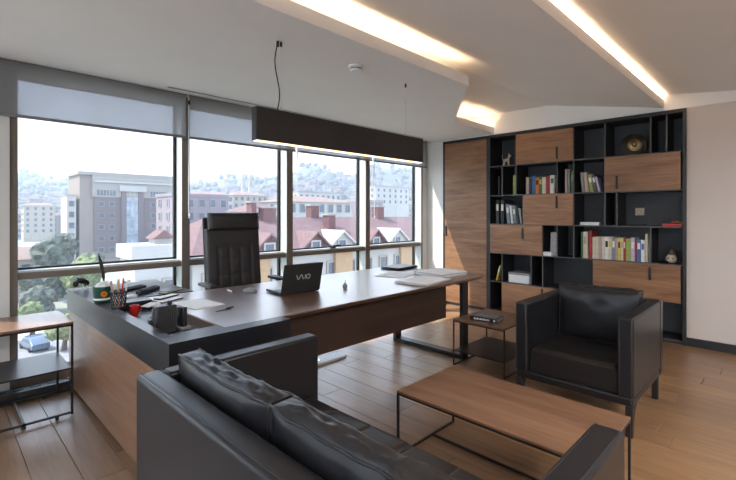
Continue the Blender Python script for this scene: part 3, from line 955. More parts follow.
part(lid, 'screen', MB().box(-LW / 2 + 0.012, LW / 2 - 0.012, 0.0041, 0.0046, 0.015, 0.205), 'window_dark')


def ribbon(pts, w_):
    m2 = MB()
    P = [Vector((p[0], p[1])) for p in pts]
    L_, R_ = [], []
    for i, p in enumerate(P):
        d_ = (P[min(i + 1, len(P) - 1)] - P[max(i - 1, 0)]).normalized()
        n_ = Vector((-d_.y, d_.x)) * w_ / 2
        L_.append(p + n_)
        R_.append(p - n_)
    vs2 = [(p.x, -0.0046, p.y) for p in L_] + [(p.x, -0.0046, p.y) for p in R_] + [(p.x, -0.0040, p.y) for p in L_] + [(p.x, -0.0040, p.y) for p in R_]
    n2 = len(P)
    fs2 = []
    for i in range(n2 - 1):
        fs2.append((i, i + 1, n2 + i + 1, n2 + i))
        fs2.append((2 * n2 + i, i, i + 1, 2 * n2 + i + 1)[::-1])
        fs2.append((n2 + i, n2 + i + 1, 3 * n2 + i + 1, 3 * n2 + i)[::-1])
    return m2.add(vs2, fs2)


zc = 0.115
hh = 0.017
wave = [(-0.058 + 0.066 * i / 24, zc + hh * math.cos(i / 24 * PI * 3.0)) for i in range(25)]   # V and A as one wave
part(lid, 'logo_letter', ribbon(wave, 0.0050), 'alu_pale', label='silver wave shaped letters V and A')
part(lid, 'logo_letter', ribbon([(0.019, zc - hh), (0.019, zc + hh)], 0.0050), 'alu_pale', label='silver letter I')
ring = [(0.044 + 0.016 * math.cos(a / 20 * 2 * PI), zc + hh * 0.95 * math.sin(a / 20 * 2 * PI)) for a in range(21)]
part(lid, 'logo_letter', ribbon(ring, 0.0050), 'alu_pale', label='silver letter O')

# ---- mouse, pen, leaf note
ms = thing('computer_mouse', 'dark grey computer mouse on the desk left of the laptop', 'mouse', (1.665, 2.87, ZD), 0.5)
m_ = bmesh.new()
bmesh.ops.create_uvsphere(m_, u_segments=20, v_segments=12, radius=1)
for v in m_.verts:
    z_ = v.co.z
    v.co = Vector((v.co.x * 0.034, v.co.y * 0.057, max(0, z_) ** 0.8 * 0.036 if z_ > 0 else 0))
me = bpy.data.meshes.new('mouse')
m_.to_mesh(me)
m_.free()
me.materials.append(MATS['plastic_grey'])
me.shade_smooth()
link('shell', me, ms)
part(ms, 'wheel', MB().lathe([(0, -0.004), (0.008, -0.003), (0.008, 0.003), (0, 0.004)], 12, c=(0, 0.032, 0.027), axis=0), 'rubber', smooth=50)


def pen(name, label, a, b, r, mat, tip='plastic_black', z=ZD, group=None):
    a, b = Vector(a), Vector(b)
    root = thing(name, label, 'pen', (a.x, a.y, z), group=group)
    d_ = (b - a)
    L_ = d_.length
    u = d_.normalized()
    part(root, 'barrel', MB().tube([(0, 0, r), tuple(u.to_3d() * L_ * 0.86 + Vector((0, 0, r)))], r, 8), mat, smooth=60)
    part(root, 'tip', MB().tube([tuple(u.to_3d() * L_ * 0.86 + Vector((0, 0, r))), tuple(u.to_3d() * L_ + Vector((0, 0, r)))], [r, r * .25], 8), tip, smooth=60)
    return root


pen('marker_pen', 'white and black pen lying between the tray and the mouse', (1.585, 3.06), (1.565, 2.93), 0.006, 'plastic_white')
lf = thing('paper_knife', 'dark flat letter opener lying on the bare desktop', 'letter opener', (1.235, 2.45, ZD + 0.0005), 0.25)
part(lf, 'blade', MB().prism([(-0.05, 0.0), (-0.01, -0.010), (0.05, -0.014), (0.06, -0.004), (0.05, 0.006), (-0.01, 0.006)], 0, 0.003), 'plastic_black')
part(lf, 'grip', MB().tube([(0.03, -0.004, 0.005), (0.085, 0.0, 0.006)], [0.006, 0.005], 8), 'plastic_black', smooth=60)

pr = thing('pear_ornament', 'small grey pear shaped ornament on the desk right of the laptop', 'ornament', (2.276, 2.497, ZD))
part(pr, 'body', MB().lathe([(0, 0), (0.014, 0.001), (0.020, 0.012), (0.019, 0.022), (0.011, 0.034), (0.006, 0.042), (0, 0.044)], 20), 'plastic_grey', smooth=60)
part(pr, 'stalk', MB().tube([(0, 0, 0.042), (0.002, 0, 0.055), (0.006, 0, 0.064)], [0.0025, 0.002, 0.0015], 6), 'plastic_black', smooth=60)

# ---- closed black notebook computer and papers at the right end
tb = thing('notebook_computer', 'flat black closed notebook computer at the rear right of the desk', 'notebook computer', (3.52, 3.00, ZD), math.radians(4))
part(tb, 'base', MB().box(-0.17, 0.17, -0.12, 0.12, 0.002, 0.014), 'plastic_black', bevel=0.004)
part(tb, 'lid', MB().box(-0.17, 0.17, -0.12, 0.12, 0.0155, 0.026), 'plastic_black', bevel=0.004)
part(tb, 'hinge', MB().tube([(-0.12, 0.117, 0.014), (0.12, 0.117, 0.014)], 0.006, 8), 'plastic_grey', smooth=60)


def papers(name, label, loc, rotz, w_, d_, sheets, mats, jit=0.015, th=0.004):
    r = thing(name, label, 'papers', loc, rotz)
    for k in range(sheets):
        part(r, 'sheet', MB().box(-w_ / 2, w_ / 2, -d_ / 2, d_ / 2, k * th, k * th + th * 0.8), mats[k % len(mats)],
             loc=(rng.uniform(-jit, jit), rng.uniform(-jit, jit), 0), rot=(0, 0, rng.uniform(-0.08, 0.08)))
    return r


papers('paper_pile', 'thin pile of white drawings near the front edge of the desk', (2.98, 2.27, ZD), 0.12, 0.42, 0.30, 5, ['paper', 'paper', 'paper_print', 'paper'])
papers('magazine_pile', 'open magazines with grey pictures at the right end of the desk', (3.44, 2.42, ZD), -0.05, 0.36, 0.34, 7, ['paper', 'paper_print', 'paper'], th=0.005)
papers('loose_sheets', 'loose white sheets beside the flat black notebook computer', (3.15, 2.72, ZD), 0.2, 0.40, 0.28, 2, ['paper'], th=0.002)
papers('desk_pad_sheets', 'thin white sheets on the desktop next to the black tray box', (1.22, 2.74, ZD), 0.05, 0.20, 0.29, 2, ['paper'], th=0.002, jit=0.01)

# ---- things on the return top
ZT = ZD
ty = thing('desk_toy', 'small black toy on thin wire stand at the window end of the black box', 'toy', (0.825, 3.95, ZT))
ty.scale = (0.75, 0.75, 0.85)
part(ty, 'body', MB().tube([(-0.05, 0, 0.055), (-0.02, 0, 0.075), (0.02, 0, 0.070), (0.055, 0, 0.060)], [0.010, 0.026, 0.030, 0.012], 10), 'plastic_black', smooth=60)
for sx in (-0.045, 0.05):
    part(ty, 'wheel', MB().lathe([(0.0, -0.01), (0.024, -0.009), (0.028, 0), (0.024, 0.009), (0, 0.01)], 16, c=(sx, 0, 0.045), axis=1), 'rubber', smooth=50)
part(ty, 'handlebar', MB().tube([(-0.035, -0.03, 0.10), (-0.03, 0, 0.085), (-0.035, 0.03, 0.10)], 0.005, 6), 'plastic_black', smooth=50)
for sx in (-0.03, 0.02, 0.06):
    part(ty, 'stand_wire', MB().tube([(sx * .6, 0, 0.05), (sx, -0.02, 0.002), (sx + 0.02, -0.03, 0.002)], 0.002, 6), 'alu_pale', smooth=50)

gm = thing('flower_mug', 'dark green mug with orange flower badge on the black box', 'mug', (0.800, 3.25, ZT))
part(gm, 'body', MB().lathe([(0.0, 0.0), (0.046, 0.0), (0.050, 0.01), (0.058, 0.105), (0.054, 0.105), (0.046, 0.012), (0.0, 0.010)], 28), 'green_ceramic', smooth=40)
bd = part(gm, 'badge', MB().lathe([(0.020, 0), (0.020, -0.003), (0.0, -0.004)], 8), 'orange_paint', loc=(-0.004, -0.0545, 0.058), rot=(math.radians(95), 0, 0), label='orange flower badge')
part(bd, 'badge_centre', MB().lathe([(0.007, 0), (0.007, -0.0055), (0, -0.006)], 10), 'red_ceramic')
part(gm, 'handle', MB().tube([(0.03, 0.045, 0.09), (0.045, 0.080, 0.08), (0.045, 0.080, 0.04), (0.028, 0.040, 0.025)], 0.006, 8), 'green_ceramic', smooth=60)
part(gm, 'stripe', MB().lathe([(0.0515, 0.018), (0.0525, 0.022), (0.0525, 0.026), (0.0525, 0.030)], 28), 'paper', smooth=60)
cr = thing('crumpled_tissue', 'crumpled white tissue stuffed in the green mug', 'tissue', (0.800, 3.25, ZT + 0.012))
m_ = bmesh.new()
bmesh.ops.create_icosphere(m_, subdivisions=3, radius=0.05)
for v in m_.verts:
    v.co *= 1 + noise.noise(v.co * 60) * 0.35
    v.co.x *= 0.78
    v.co.y *= 0.78
    v.co.z = v.co.z * 0.7 + 0.085
me = bpy.data.meshes.new('tissue')
m_.to_mesh(me)
m_.free()
me.materials.append(MATS['paper'])
link('ball', me, cr)
part(cr, 'fold', MB().prism([(-0.03, -0.01), (0.02, -0.03), (0.035, 0.015), (-0.01, 0.03)], 0.117, 0.121), 'paper', rot=(0.1, 0.1, 0))
ft = thing('black_quill', 'tall black feather quill standing in the green mug', 'quill', (0.815, 3.262, ZT + 0.015))
part(ft, 'shaft', MB().tube([(0, 0, 0), (-0.004, 0, 0.12), (-0.016, 0, 0.22), (-0.034, 0.0, 0.30)], [0.003, 0.003, 0.002, 0.001], 6), 'plastic_black', smooth=60)
v_ = MB()
L1 = [(-0.004, 0.11), (-0.007, 0.15), (-0.012, 0.19), (-0.019, 0.23), (-0.028, 0.27), (-0.036, 0.305)]
wd = [0.002, 0.010, 0.009, 0.011, 0.008, 0.001]
vv, ff = [], []
for (px_, pz_), w_ in zip(L1, wd):
    for q in ((-w_, -0.001), (w_, -0.001), (w_, 0.001), (-w_, 0.001)):
        vv.append((px_ + q[0], q[1], pz_))
for i in range(len(L1) - 1):
    for k in range(4):
        ff.append((i * 4 + k, i * 4 + (k + 1) % 4, (i + 1) * 4 + (k + 1) % 4, (i + 1) * 4 + k))
part(ft, 'vane', v_.add(vv, ff), 'plastic_black')

pc = thing('pencil_cup', 'round black mesh pencil cup beside the green mug', 'pencil cup', (0.822, 2.985, ZT))
cup = MB()
for k in range(20):
    a = 2 * PI * k / 20
    b2 = a + 0.9
    cup.tube([(0.040 * math.cos(a), 0.040 * math.sin(a), 0.004), (0.042 * math.cos((a + b2) / 2), 0.042 * math.sin((a + b2) / 2), 0.05), (0.044 * math.cos(b2), 0.044 * math.sin(b2), 0.098)], 0.0017, 4)
    b2 = a - 0.9
    cup.tube([(0.040 * math.cos(a), 0.040 * math.sin(a), 0.004), (0.042 * math.cos((a + b2) / 2), 0.042 * math.sin((a + b2) / 2), 0.05), (0.044 * math.cos(b2), 0.044 * math.sin(b2), 0.098)], 0.0017, 4)
part(pc, 'mesh_wall', cup, 'black_metal')
part(pc, 'base', MB().lathe([(0, 0), (0.041, 0), (0.041, 0.006), (0, 0.006)], 24), 'black_metal', smooth=40)
part(pc, 'rim', MB().tube([(0.0445 * math.cos(2 * PI * k / 24), 0.0445 * math.sin(2 * PI * k / 24), 0.1) for k in range(24)], 0.003, 6, closed=True), 'black_metal', smooth=60)
for k, (dx, dy, tx, ty_, L_, mt, nm) in enumerate([(-0.02, 0.0, -0.10, 0.1, 0.15, 'pencil_wood', 'plain wooden pencil in the mesh cup, leftmost'), (0.0, -0.01, -0.02, -0.04, 0.165, 'pencil_wood', 'longest wooden pencil in the mesh cup'),
                                                   (0.015, 0.01, 0.10, 0.02, 0.16, 'red_ceramic', 'red pencil in the mesh cup'), (0.02, -0.015, 0.14, -0.1, 0.145, 'plastic_white', 'white pen in the mesh cup'),
                                                   (-0.012, 0.018, -0.16, 0.14, 0.14, 'book_lavender', 'lavender pen leaning in the mesh cup'), (0.005, 0.02, 0.02, 0.16, 0.15, 'orange_paint', 'orange pencil at the back of the mesh cup')]):
    p_ = thing('pencil', nm, 'pencil', (0.822 + dx, 2.985 + dy, ZT + 0.007), group='pencils in the mesh cup')
    u = Vector((tx, ty_, 1)).normalized()
    part(p_, 'barrel', MB().tube([(0, 0, 0), tuple(u * L_)], 0.0042, 6), mt, smooth=30)
    part(p_, 'end_cap', MB().tube([tuple(u * L_), tuple(u * (L_ + 0.012))], [0.0044, 0.002], 6), 'page' if k % 2 else 'red_ceramic', smooth=30)

rc = thing('red_cup', 'small red cup in the black tray', 'cup', (0.895, 2.93, ZD - 0.055))
rc.scale = (0.85, 0.85, 0.85)
part(rc, 'body', MB().lathe([(0.0, 0.0), (0.024, 0.0), (0.027, 0.006), (0.031, 0.078), (0.028, 0.078), (0.024, 0.010), (0.0, 0.008)], 26), 'red_ceramic', smooth=40)
part(rc, 'handle', MB().tube([(0.029, 0, 0.068), (0.047, 0, 0.062), (0.047, 0, 0.032), (0.026, 0, 0.022)], 0.004, 8), 'red_ceramic', smooth=60)

sp = thing('desk_speaker', 'black perforated box speaker standing in the black tray', 'speaker', (0.880, 2.39, ZD - 0.055), math.radians(-4))
part(sp, 'body', MB().box(-0.052, 0.052, -0.035, 0.035, 0.0, 0.150), 'plastic_black', bevel=0.006)
gr = MB()
for i in range(9):
    for j in range(12):
        gr.box(-0.043 + i * 0.0105, -0.043 + i * 0.0105 + 0.005, -0.0365, -0.0348, 0.014 + j * 0.0108, 0.014 + j * 0.0108 + 0.005)
gro = part(sp, 'grille', gr, 'shelf_edge')
gro['kind'] = 'stuff'
part(sp, 'knob', MB().lathe([(0.012, 0), (0.012, 0.014), (0.009, 0.018), (0, 0.018)], 16, c=(0.025, 0.005, 0.150)), 'rubber', smooth=40)
tpd = thing('tape_dispenser', 'black and silver tape dispenser behind the box speaker', 'tape dispenser', (0.885, 2.57, ZD - 0.055), 1.3)
part(tpd, 'base', MB().extrude([(-0.09, 0), (0.08, 0), (0.085, 0.035), (0.03, 0.03), (-0.05, 0.05), (-0.09, 0.03)], -0.025, 0.025, 1), 'plastic_black', bevel=0.004)
part(tpd, 'roll', MB().lathe([(0.018, -0.010), (0.042, -0.010), (0.042, 0.010), (0.018, 0.010), (0.018, -0.010)], 24, c=(-0.03, 0, 0.062), axis=1), 'plastic_grey', smooth=40)
part(tpd, 'cutter', MB().box(0.078, 0.090, -0.014, 0.014, 0.035, 0.046), 'chrome')
st = thing('stapler', 'black stapler lying in the tray near the red cup', 'stapler', (0.985, 2.74, ZD - 0.055), 1.2)
part(st, 'base', MB().box(-0.07, 0.07, -0.018, 0.018, 0, 0.012), 'plastic_black', bevel=0.003)
part(st, 'arm', MB().extrude([(-0.07, 0.018), (0.065, 0.030), (0.07, 0.05), (0.02, 0.062), (-0.05, 0.050), (-0.072, 0.035)], -0.017, 0.017, 1), 'plastic_black', bevel=0.004)
part(st, 'magazine', MB().box(-0.06, 0.068, -0.010, 0.010, 0.014, 0.026), 'chrome')
ph = thing('desk_phone', 'black device standing upright at the right of the box speaker', 'phone', (0.975, 2.40, ZD - 0.055), 0.2)
part(ph, 'handset', MB().box(-0.014, 0.014, -0.03, 0.03, 0.012, 0.125), 'plastic_black', bevel=0.006)
part(ph, 'cradle', MB().box(-0.03, 0.03, -0.04, 0.04, 0, 0.02), 'plastic_grey', bevel=0.005)

for (nm, lb, x_, y_, rz, L_, w_, h_) in (('pen_tray', 'long black pen tray on the rear of the black box', 1.06, 3.58, 0.55, 0.30, 0.05, 0.022),
                                        ('spectacle_case', 'black folded spectacle case beside the long pen tray', 1.14, 3.42, 0.75, 0.26, 0.045, 0.028)):
    r = thing(nm, lb, 'tray' if 'tray' in nm else 'case', (x_, y_, ZT), rz)
    part(r, 'base', MB().box(-L_ / 2, L_ / 2, -w_ / 2, w_ / 2, 0, h_), 'plastic_black', bevel=0.005)
    part(r, 'ridge', MB().box(-L_ / 2 + 0.02, L_ / 2 - 0.02, -w_ * .3, w_ * .3, h_, h_ + 0.006), 'rubber', bevel=0.002)
nb = thing('black_notebook', 'slim black notebook lying at the rear of the black box', 'notebook', (1.27, 3.33, ZT), 0.62)
part(nb, 'cover', MB().box(-0.10, 0.10, -0.035, 0.035, 0, 0.003).box(-0.10, 0.10, -0.035, 0.035, 0.013, 0.016), 'plastic_black')
part(nb, 'pages', MB().box(-0.097, 0.097, -0.033, 0.033, 0.003, 0.013), 'page')
for (lb, x_, y_, rz) in (('white envelope lying next to the slim black notebook', 1.16, 3.12, 0.5), ('white card with dark edge nearer the tray', 1.13, 2.98, 0.45)):
    r = thing('envelope', lb, 'envelope', (x_, y_, ZT + 0.0005), rz, group='envelopes by the tray')
    part(r, 'body', MB().box(-0.09, 0.09, -0.03, 0.03, 0, 0.006), 'plastic_black')
    part(r, 'flap', MB().box(-0.088, 0.088, -0.028, 0.028, 0.006, 0.008), 'paper')
for k, (x_, y_, rz, lb) in enumerate(((0.97, 3.30, 0.2, 'folded white paper slips behind the pencil cup'), (0.985, 2.90, 0.6, 'white note block lying in the tray'))):
    r = thing('note_slips', lb, 'papers', (x_, y_, ZT), rz)
    for q in range(3):
        part(r, 'slip', MB().box(-0.05, 0.05, -0.03, 0.03, q * 0.004, q * 0.004 + 0.003), 'paper', rot=(0, 0, q * 0.2 - 0.2))

# ================================================================== office chair
oc = thing('office_chair', 'high backed black leather office chair behind the desk', 'chair', (1.985, 3.50, 0), math.radians(-3))


def pad(sx, sy, sz, quilt=None, cuts=18, puff=0.35, seed=0, wr_=0.0):
    """soft slab: thickness along Y (sy); grid quilting on the -Y side"""
    b3 = bmesh.new()
    bmesh.ops.create_cube(b3, size=2.0)
    bmesh.ops.subdivide_edges(b3, edges=b3.edges[:], cuts=cuts, use_grid_fill=True)
    for v in b3.verts:
        x_, y_, z_ = v.co
        p_ = (1 - puff) + puff * math.sqrt(max(0, (1 - x_ ** 4) * (1 - z_ ** 4)))
        dd = 0.0
        if quilt and y_ < 0:
            for q in quilt[0]:
                dd = max(dd, math.exp(-((x_ - q) / 0.05) ** 2) * (1 if quilt[2] <= z_ <= quilt[3] else 0))
            for q in quilt[1]:
                dd = max(dd, math.exp(-((z_ - q) / 0.03) ** 2) * (1 if abs(x_) < quilt[4] else 0))
        wv = noise.noise(Vector((x_ * 3, seed, z_ * 3))) * wr_
        v.co = Vector((x_ * sx, y_ * sy * p_ + (dd * 0.007 if y_ < 0 else 0) + wv, z_ * sz))
    me2 = bpy.data.meshes.new('pad')
    b3.to_mesh(me2)
    b3.free()
    me2.shade_smooth()
    return me2


def mpart(parent, name, me2, mat, loc=(0, 0, 0), rot=(0, 0, 0), bevel=0):
    me2.materials.append(MATS[mat])
    return link(name, me2, parent, loc, rot, bevel)


bk = mpart(oc, 'backrest', pad(0.255, 0.045, 0.36, quilt=([-0.62, -0.2, 0.22, 0.62], [-0.55, -0.18, 0.2, 0.5], -0.6, 0.55, 0.66), cuts=40, puff=0.25), 'chair_leather', (0, 0.235, 0.84), (math.radians(-6), 0, 0))
mpart(bk, 'headrest', pad(0.245, 0.040, 0.078, cuts=14, puff=0.5), 'chair_leather', (0.006, -0.035, 0.425))
part(bk, 'back_shell', MB().box(-0.262, 0.262, 0.03, 0.052, -0.36, 0.47), 'plastic_black', bevel=0.015, seg=3)
mpart(oc, 'seat', pad(0.26, 0.25, 0.05, cuts=14, puff=0.12), 'chair_leather', (0, -0.02, 0.47))
for s_ in (-1, 1):
    ar = part(oc, 'armrest', MB().tube([(0.30 * s_, 0.08, 0.45), (0.335 * s_, 0.06, 0.50), (0.335 * s_, 0.02, 0.715)], 0.016, 10), 'chrome', smooth=60)
    part(ar, 'arm_pad', MB().box(0.335 * s_ - 0.04, 0.335 * s_ + 0.04, -0.13, 0.14, 0.715, 0.745), 'chair_leather', bevel=0.012, seg=3)
    part(ar, 'bracket', MB().box(min(0.2 * s_, 0.31 * s_), max(0.2 * s_, 0.31 * s_), 0.05, 0.11, 0.425, 0.445), 'black_metal')
part(oc, 'gas_column', MB().lathe([(0.028, 0.10), (0.028, 0.26), (0.018, 0.26), (0.018, 0.40), (0.09, 0.405), (0.09, 0.42), (0, 0.42)], 18), 'black_metal', smooth=40)
for k in range(5):
    a = 2 * PI * k / 5 + 0.3
    lg = part(oc, 'base_leg', MB().tube([(0.02 * math.cos(a), 0.02 * math.sin(a), 0.115), (0.30 * math.cos(a), 0.30 * math.sin(a), 0.075)], [0.026, 0.016], 10), 'chrome', smooth=60)
    part(lg, 'caster', MB().lathe([(0, -0.02), (0.026, -0.018), (0.030, 0), (0.026, 0.018), (0, 0.02)], 16, c=(0.30 * math.cos(a), 0.30 * math.sin(a), 0.030), axis=1), 'rubber', smooth=50)

# ================================================================== sofa and armchair


def cushion_mesh(T, Wd, H, seed, cuts=22, wr_=0.010, edge=0.66):
    """boxed leather cushion: thickness along X, width Y, height Z (z from 0)"""
    b3 = bmesh.new()
    bmesh.ops.create_cube(b3, size=2.0)
    bmesh.ops.subdivide_edges(b3, edges=b3.edges[:], cuts=cuts, use_grid_fill=True)
    for v in b3.verts:
        a, b_, c = v.co
        p_ = edge + (1 - edge) * math.sqrt(max(0, (1 - abs(b_) ** 3.0) * (1 - abs(c) ** 3.0)))
        x_ = a * T / 2 * p_
        sag = 0.016 * (1 - b_ * b_) * max(0, c)
        y_ = b_ * Wd / 2 * (1 - 0.018 * (1 - c * c))
        z_ = (c + 1) * H / 2 - sag
        nn = noise.noise(Vector((a * 1.0 + seed, b_ * Wd * 7, c * H * 4 + seed)))
        nn2 = noise.noise(Vector((b_ * Wd * 19 + seed * 3, c * H * 9, a * 2.2)))
        amp = wr_ * (0.35 + 0.65 * max(0, c))
        inner_a = 1 - a ** 4
        x_ += (nn * 0.8 + nn2 * 0.5 * (1 - abs(c) ** 4)) * amp * (1 if abs(a) > 0.98 else 0.5)
        z_ += (nn2 * 1.3 * inner_a + nn * 0.4) * amp * (1 if c > 0.9 else 0.15) * (1 - abs(b_) ** 6) + (0.022 * inner_a * (1 - b_ ** 4) if c > 0.98 else 0)
        v.co = Vector((x_, y_, z_))
    me2 = bpy.data.meshes.new('cushion')
    b3.to_mesh(me2)
    # piping loops follow the two border edges
    loops = []
    for sa in (-1, 1):
        pts = []
        N = 24
        per = [(-1 + 2 * i / N, 1) for i in range(N)] + [(1, 1 - 2 * i / N) for i in range(N)] + [(1 - 2 * i / N, -1) for i in range(N)] + [(-1, -1 + 2 * i / N) for i in range(N)]
        for b_, c in per:
            sag = 0.016 * (1 - b_ * b_) * max(0, c)
            nn = noise.noise(Vector((sa * 1.0 + seed, b_ * Wd * 7, c * H * 4 + seed)))
            nn2 = noise.noise(Vector((b_ * Wd * 19 + seed * 3, c * H * 9, sa * 2.2)))
            amp = wr_ * (0.35 + 0.65 * max(0, c))
            px_ = sa * T / 2 * edge + (nn * 0.8 + nn2 * 0.5 * (1 - abs(c) ** 4)) * amp
            pz_ = (c + 1) * H / 2 - sag + nn * 0.4 * amp * (1 if c > 0.9 else 0.15) * (1 - abs(b_) ** 6)
            pts.append((px_, b_ * Wd / 2 * (1 - 0.018 * (1 - c * c)), pz_))
        loops.append(pts)
    b3.free()
    me2.shade_smooth()
    me2.set_sharp_from_angle(angle=math.radians(55))
    return me2, loops


def seat_mesh(x0, x1, y0, y1, z0, z1, seams, xs=(0.5,)):
    nx, ny = 24, 60
    vs2, fs2 = [], []
    for i in range(nx + 1):
        u = i / nx
        for j in range(ny + 1):
            w_ = j / ny
            x_ = x0 + (x1 - x0) * u
            y_ = y0 + (y1 - y0) * w_
            z_ = z1
            e_ = min(w_, 1 - w_) * (y1 - y0)
            z_ -= 0.018 * max(0, 1 - e_ / 0.022) ** 2
            ef = (1 - u) * (x1 - x0)
            z_ -= 0.022 * max(0, 1 - ef / 0.035) ** 2
            for s_ in seams:
                z_ -= 0.007 * math.exp(-((y_ - s_) / 0.007) ** 2)
            z_ += 0.004 * noise.noise(Vector((x_ * 6, y_ * 6, 1.0)))
            vs2.append((x_, y_, z_))
    for i in range(nx):
        for j in range(ny):
            a = i * (ny + 1) + j
            fs2.append((a, a + ny + 1, a + ny + 2, a + 1))
    # skirt
    ring = [i * (ny + 1) for i in range(nx + 1)] + [nx * (ny + 1) + j for j in range(1, ny + 1)] + [i * (ny + 1) + ny for i in range(nx - 1, -1, -1)] + [j for j in range(ny - 1, 0, -1)]
    base = len(vs2)
    for k in ring:
        vx, vy, _ = vs2[k]
        vs2.append((vx, vy, z0))
    m3 = len(ring)
    for k in range(m3):
        a, b_ = ring[k], ring[(k + 1) % m3]
        fs2.append((a, base + k, base + (k + 1) % m3, b_))
    fs2.append(tuple(base + k for k in range(m3)))
    return MB().add(vs2, fs2)


def leather_seat(name, label, cat, loc, rotz, D, L, H, seat_z, ncush, cush_h, cush_t, seam_n):
    """back along local x=0, front at x=D, arms at y=0 and y=L"""
    r = thing(name, label, cat, loc, rotz)
    AT, BT, zb = 0.088, 0.10, 0.185
    for k, y0 in enumerate((0, L - AT)):
        a = part(r, 'arm', MB().box(0.0 if False else BT * 0.98, D, y0, y0 + AT, zb + 0.05, H), 'leather', bevel=0.014, seg=4)
        yo = y0 if k == 0 else y0 + AT
        part(a, 'seam', MB().tube([(BT, y0 + 0.012, H - 0.001), (D - 0.012, y0 + 0.012, H - 0.001), (D - 0.001, y0 + 0.012, H - 0.02), (D - 0.001, y0 + 0.012, zb + 0.06)], 0.0028, 6), 'leather_piping', smooth=60)
        part(a, 'seam', MB().tube([(BT, y0 + AT - 0.012, H - 0.001), (D - 0.012, y0 + AT - 0.012, H - 0.001), (D - 0.001, y0 + AT - 0.012, H - 0.02), (D - 0.001, y0 + AT - 0.012, zb + 0.06)], 0.0028, 6), 'leather_piping', smooth=60)
    bkp = part(r, 'back', MB().box(0, BT, 0, L, zb, H), 'leather', bevel=0.018, seg=4)
    part(bkp, 'seam', MB().tube([(0.018, 0.018, H - 0.0005), (0.018, L - 0.018, H - 0.0005)], 0.0026, 6), 'leather_piping', smooth=60)
    part(bkp, 'seam', MB().tube([(0.026, 0.018, H - 0.0005), (0.026, L - 0.018, H - 0.0005)], 0.0016, 6), 'leather_piping', smooth=60)
    part(r, 'front_rail', MB().box(BT, D - 0.002, 0.004, L - 0.004, zb, zb + 0.052), 'leather', bevel=0.012, seg=3)
    iy0, iy1 = AT + 0.003, L - AT - 0.003
    part(r, 'seat_deck', MB().box(BT, D - 0.06, iy0, iy1, zb + 0.05, seat_z - 0.13), 'leather')
    cw = (iy1 - iy0) / ncush
    for k in range(ncush):
        a0, a1 = iy0 + k * cw + 0.002, iy0 + (k + 1) * cw - 0.002
        sm_ = [a0 + (a1 - a0) * q / seam_n for q in range(1, seam_n)]
        part(r, 'seat_cushion', seat_mesh(BT, D - 0.035, a0, a1, zb + 0.055, seat_z, sm_), 'leather_seat', smooth=45)
        me2, loops = cushion_mesh(cush_t, (a1 - a0) * 0.985, cush_h, seed=3.7 * k + L)
        o = mpart(r, 'back_cushion', me2, 'leather', (BT + cush_t * 0.5 + 0.026, (a0 + a1) / 2, seat_z - 0.005), (0, math.radians(-2.5), 0))
        for lp in loops:
            part(o, 'piping', MB().tube(lp, 0.0050, 6, closed=True), 'leather_piping', smooth=60)
    # feet: shaped front brackets, straight posts at the back
    for s_ in (0, 1):
        pl_ = [(D - 0.11, zb), (D - 0.003, zb), (D - 0.003, 0.0), (D - 0.035, 0.0), (D - 0.045, 0.09), (D - 0.07, 0.14)]
        y0 = 0.006 if s_ == 0 else L - 0.046
        part(r, 'foot', MB().extrude(pl_, y0, y0 + 0.04, 1), 'black_metal', bevel=0.004)
        y0 = 0.02 if s_ == 0 else L - 0.06
        part(r, 'foot', MB().box(0.03, 0.07, y0, y0 + 0.04, 0, zb), 'black_metal', bevel=0.006)
    return r


leather_seat('sofa', 'two seater black leather sofa seen from behind in the foreground', 'sofa', (0.562, 0.345, 0), 0, 0.845, 1.485, 0.71, 0.42, 2, 0.365, 0.125, 3)
leather_seat('armchair', 'square black leather armchair in front of the bookcase', 'armchair', (3.735, 1.412, 0), PI, 0.815, 0.737, 0.712, 0.40, 1, 0.39, 0.17, 1)

# ================================================================== tables
# coffee table
ct = thing('coffee_table', 'low rectangular walnut coffee table with thin black rod frame', 'coffee table', (1.81, 0.557, 0))
CX, CY, CZ = 0.552, 1.005, 0.361
part(ct, 'top', MB().box(0, CX, 0, CY, CZ - 0.012, CZ), 'walnut_table', bevel=0.0015)
rw = 0.0055


def rod(parent, name, a, b, w_=rw, mat='black_metal'):
    a, b = Vector(a), Vector(b)
    lo = Vector((min(a.x, b.x) - w_, min(a.y, b.y) - w_, min(a.z, b.z) - w_))
    hi = Vector((max(a.x, b.x) + w_, max(a.y, b.y) + w_, max(a.z, b.z) + w_))
    return part(parent, name, MB().box(lo.x, hi.x, lo.y, hi.y, lo.z, hi.z), mat)


zt = CZ - 0.012 - rw
for yy in (rw, CY - rw):
    for xx in (rw, CX - rw):
        rod(ct, 'leg', (xx, yy, rw), (xx, yy, zt))
    rod(ct, 'foot_rail', (rw, yy, rw), (CX - rw, yy, rw))
    rod(ct, 'apron_rail', (rw, yy, zt), (CX - rw, yy, zt))
for xx in (rw, CX - rw):
    rod(ct, 'apron_rail', (xx, rw, zt), (xx, CY - rw, zt))
rod(ct, 'stretcher', (0.32, rw, rw), (0.32, CY - rw, rw))

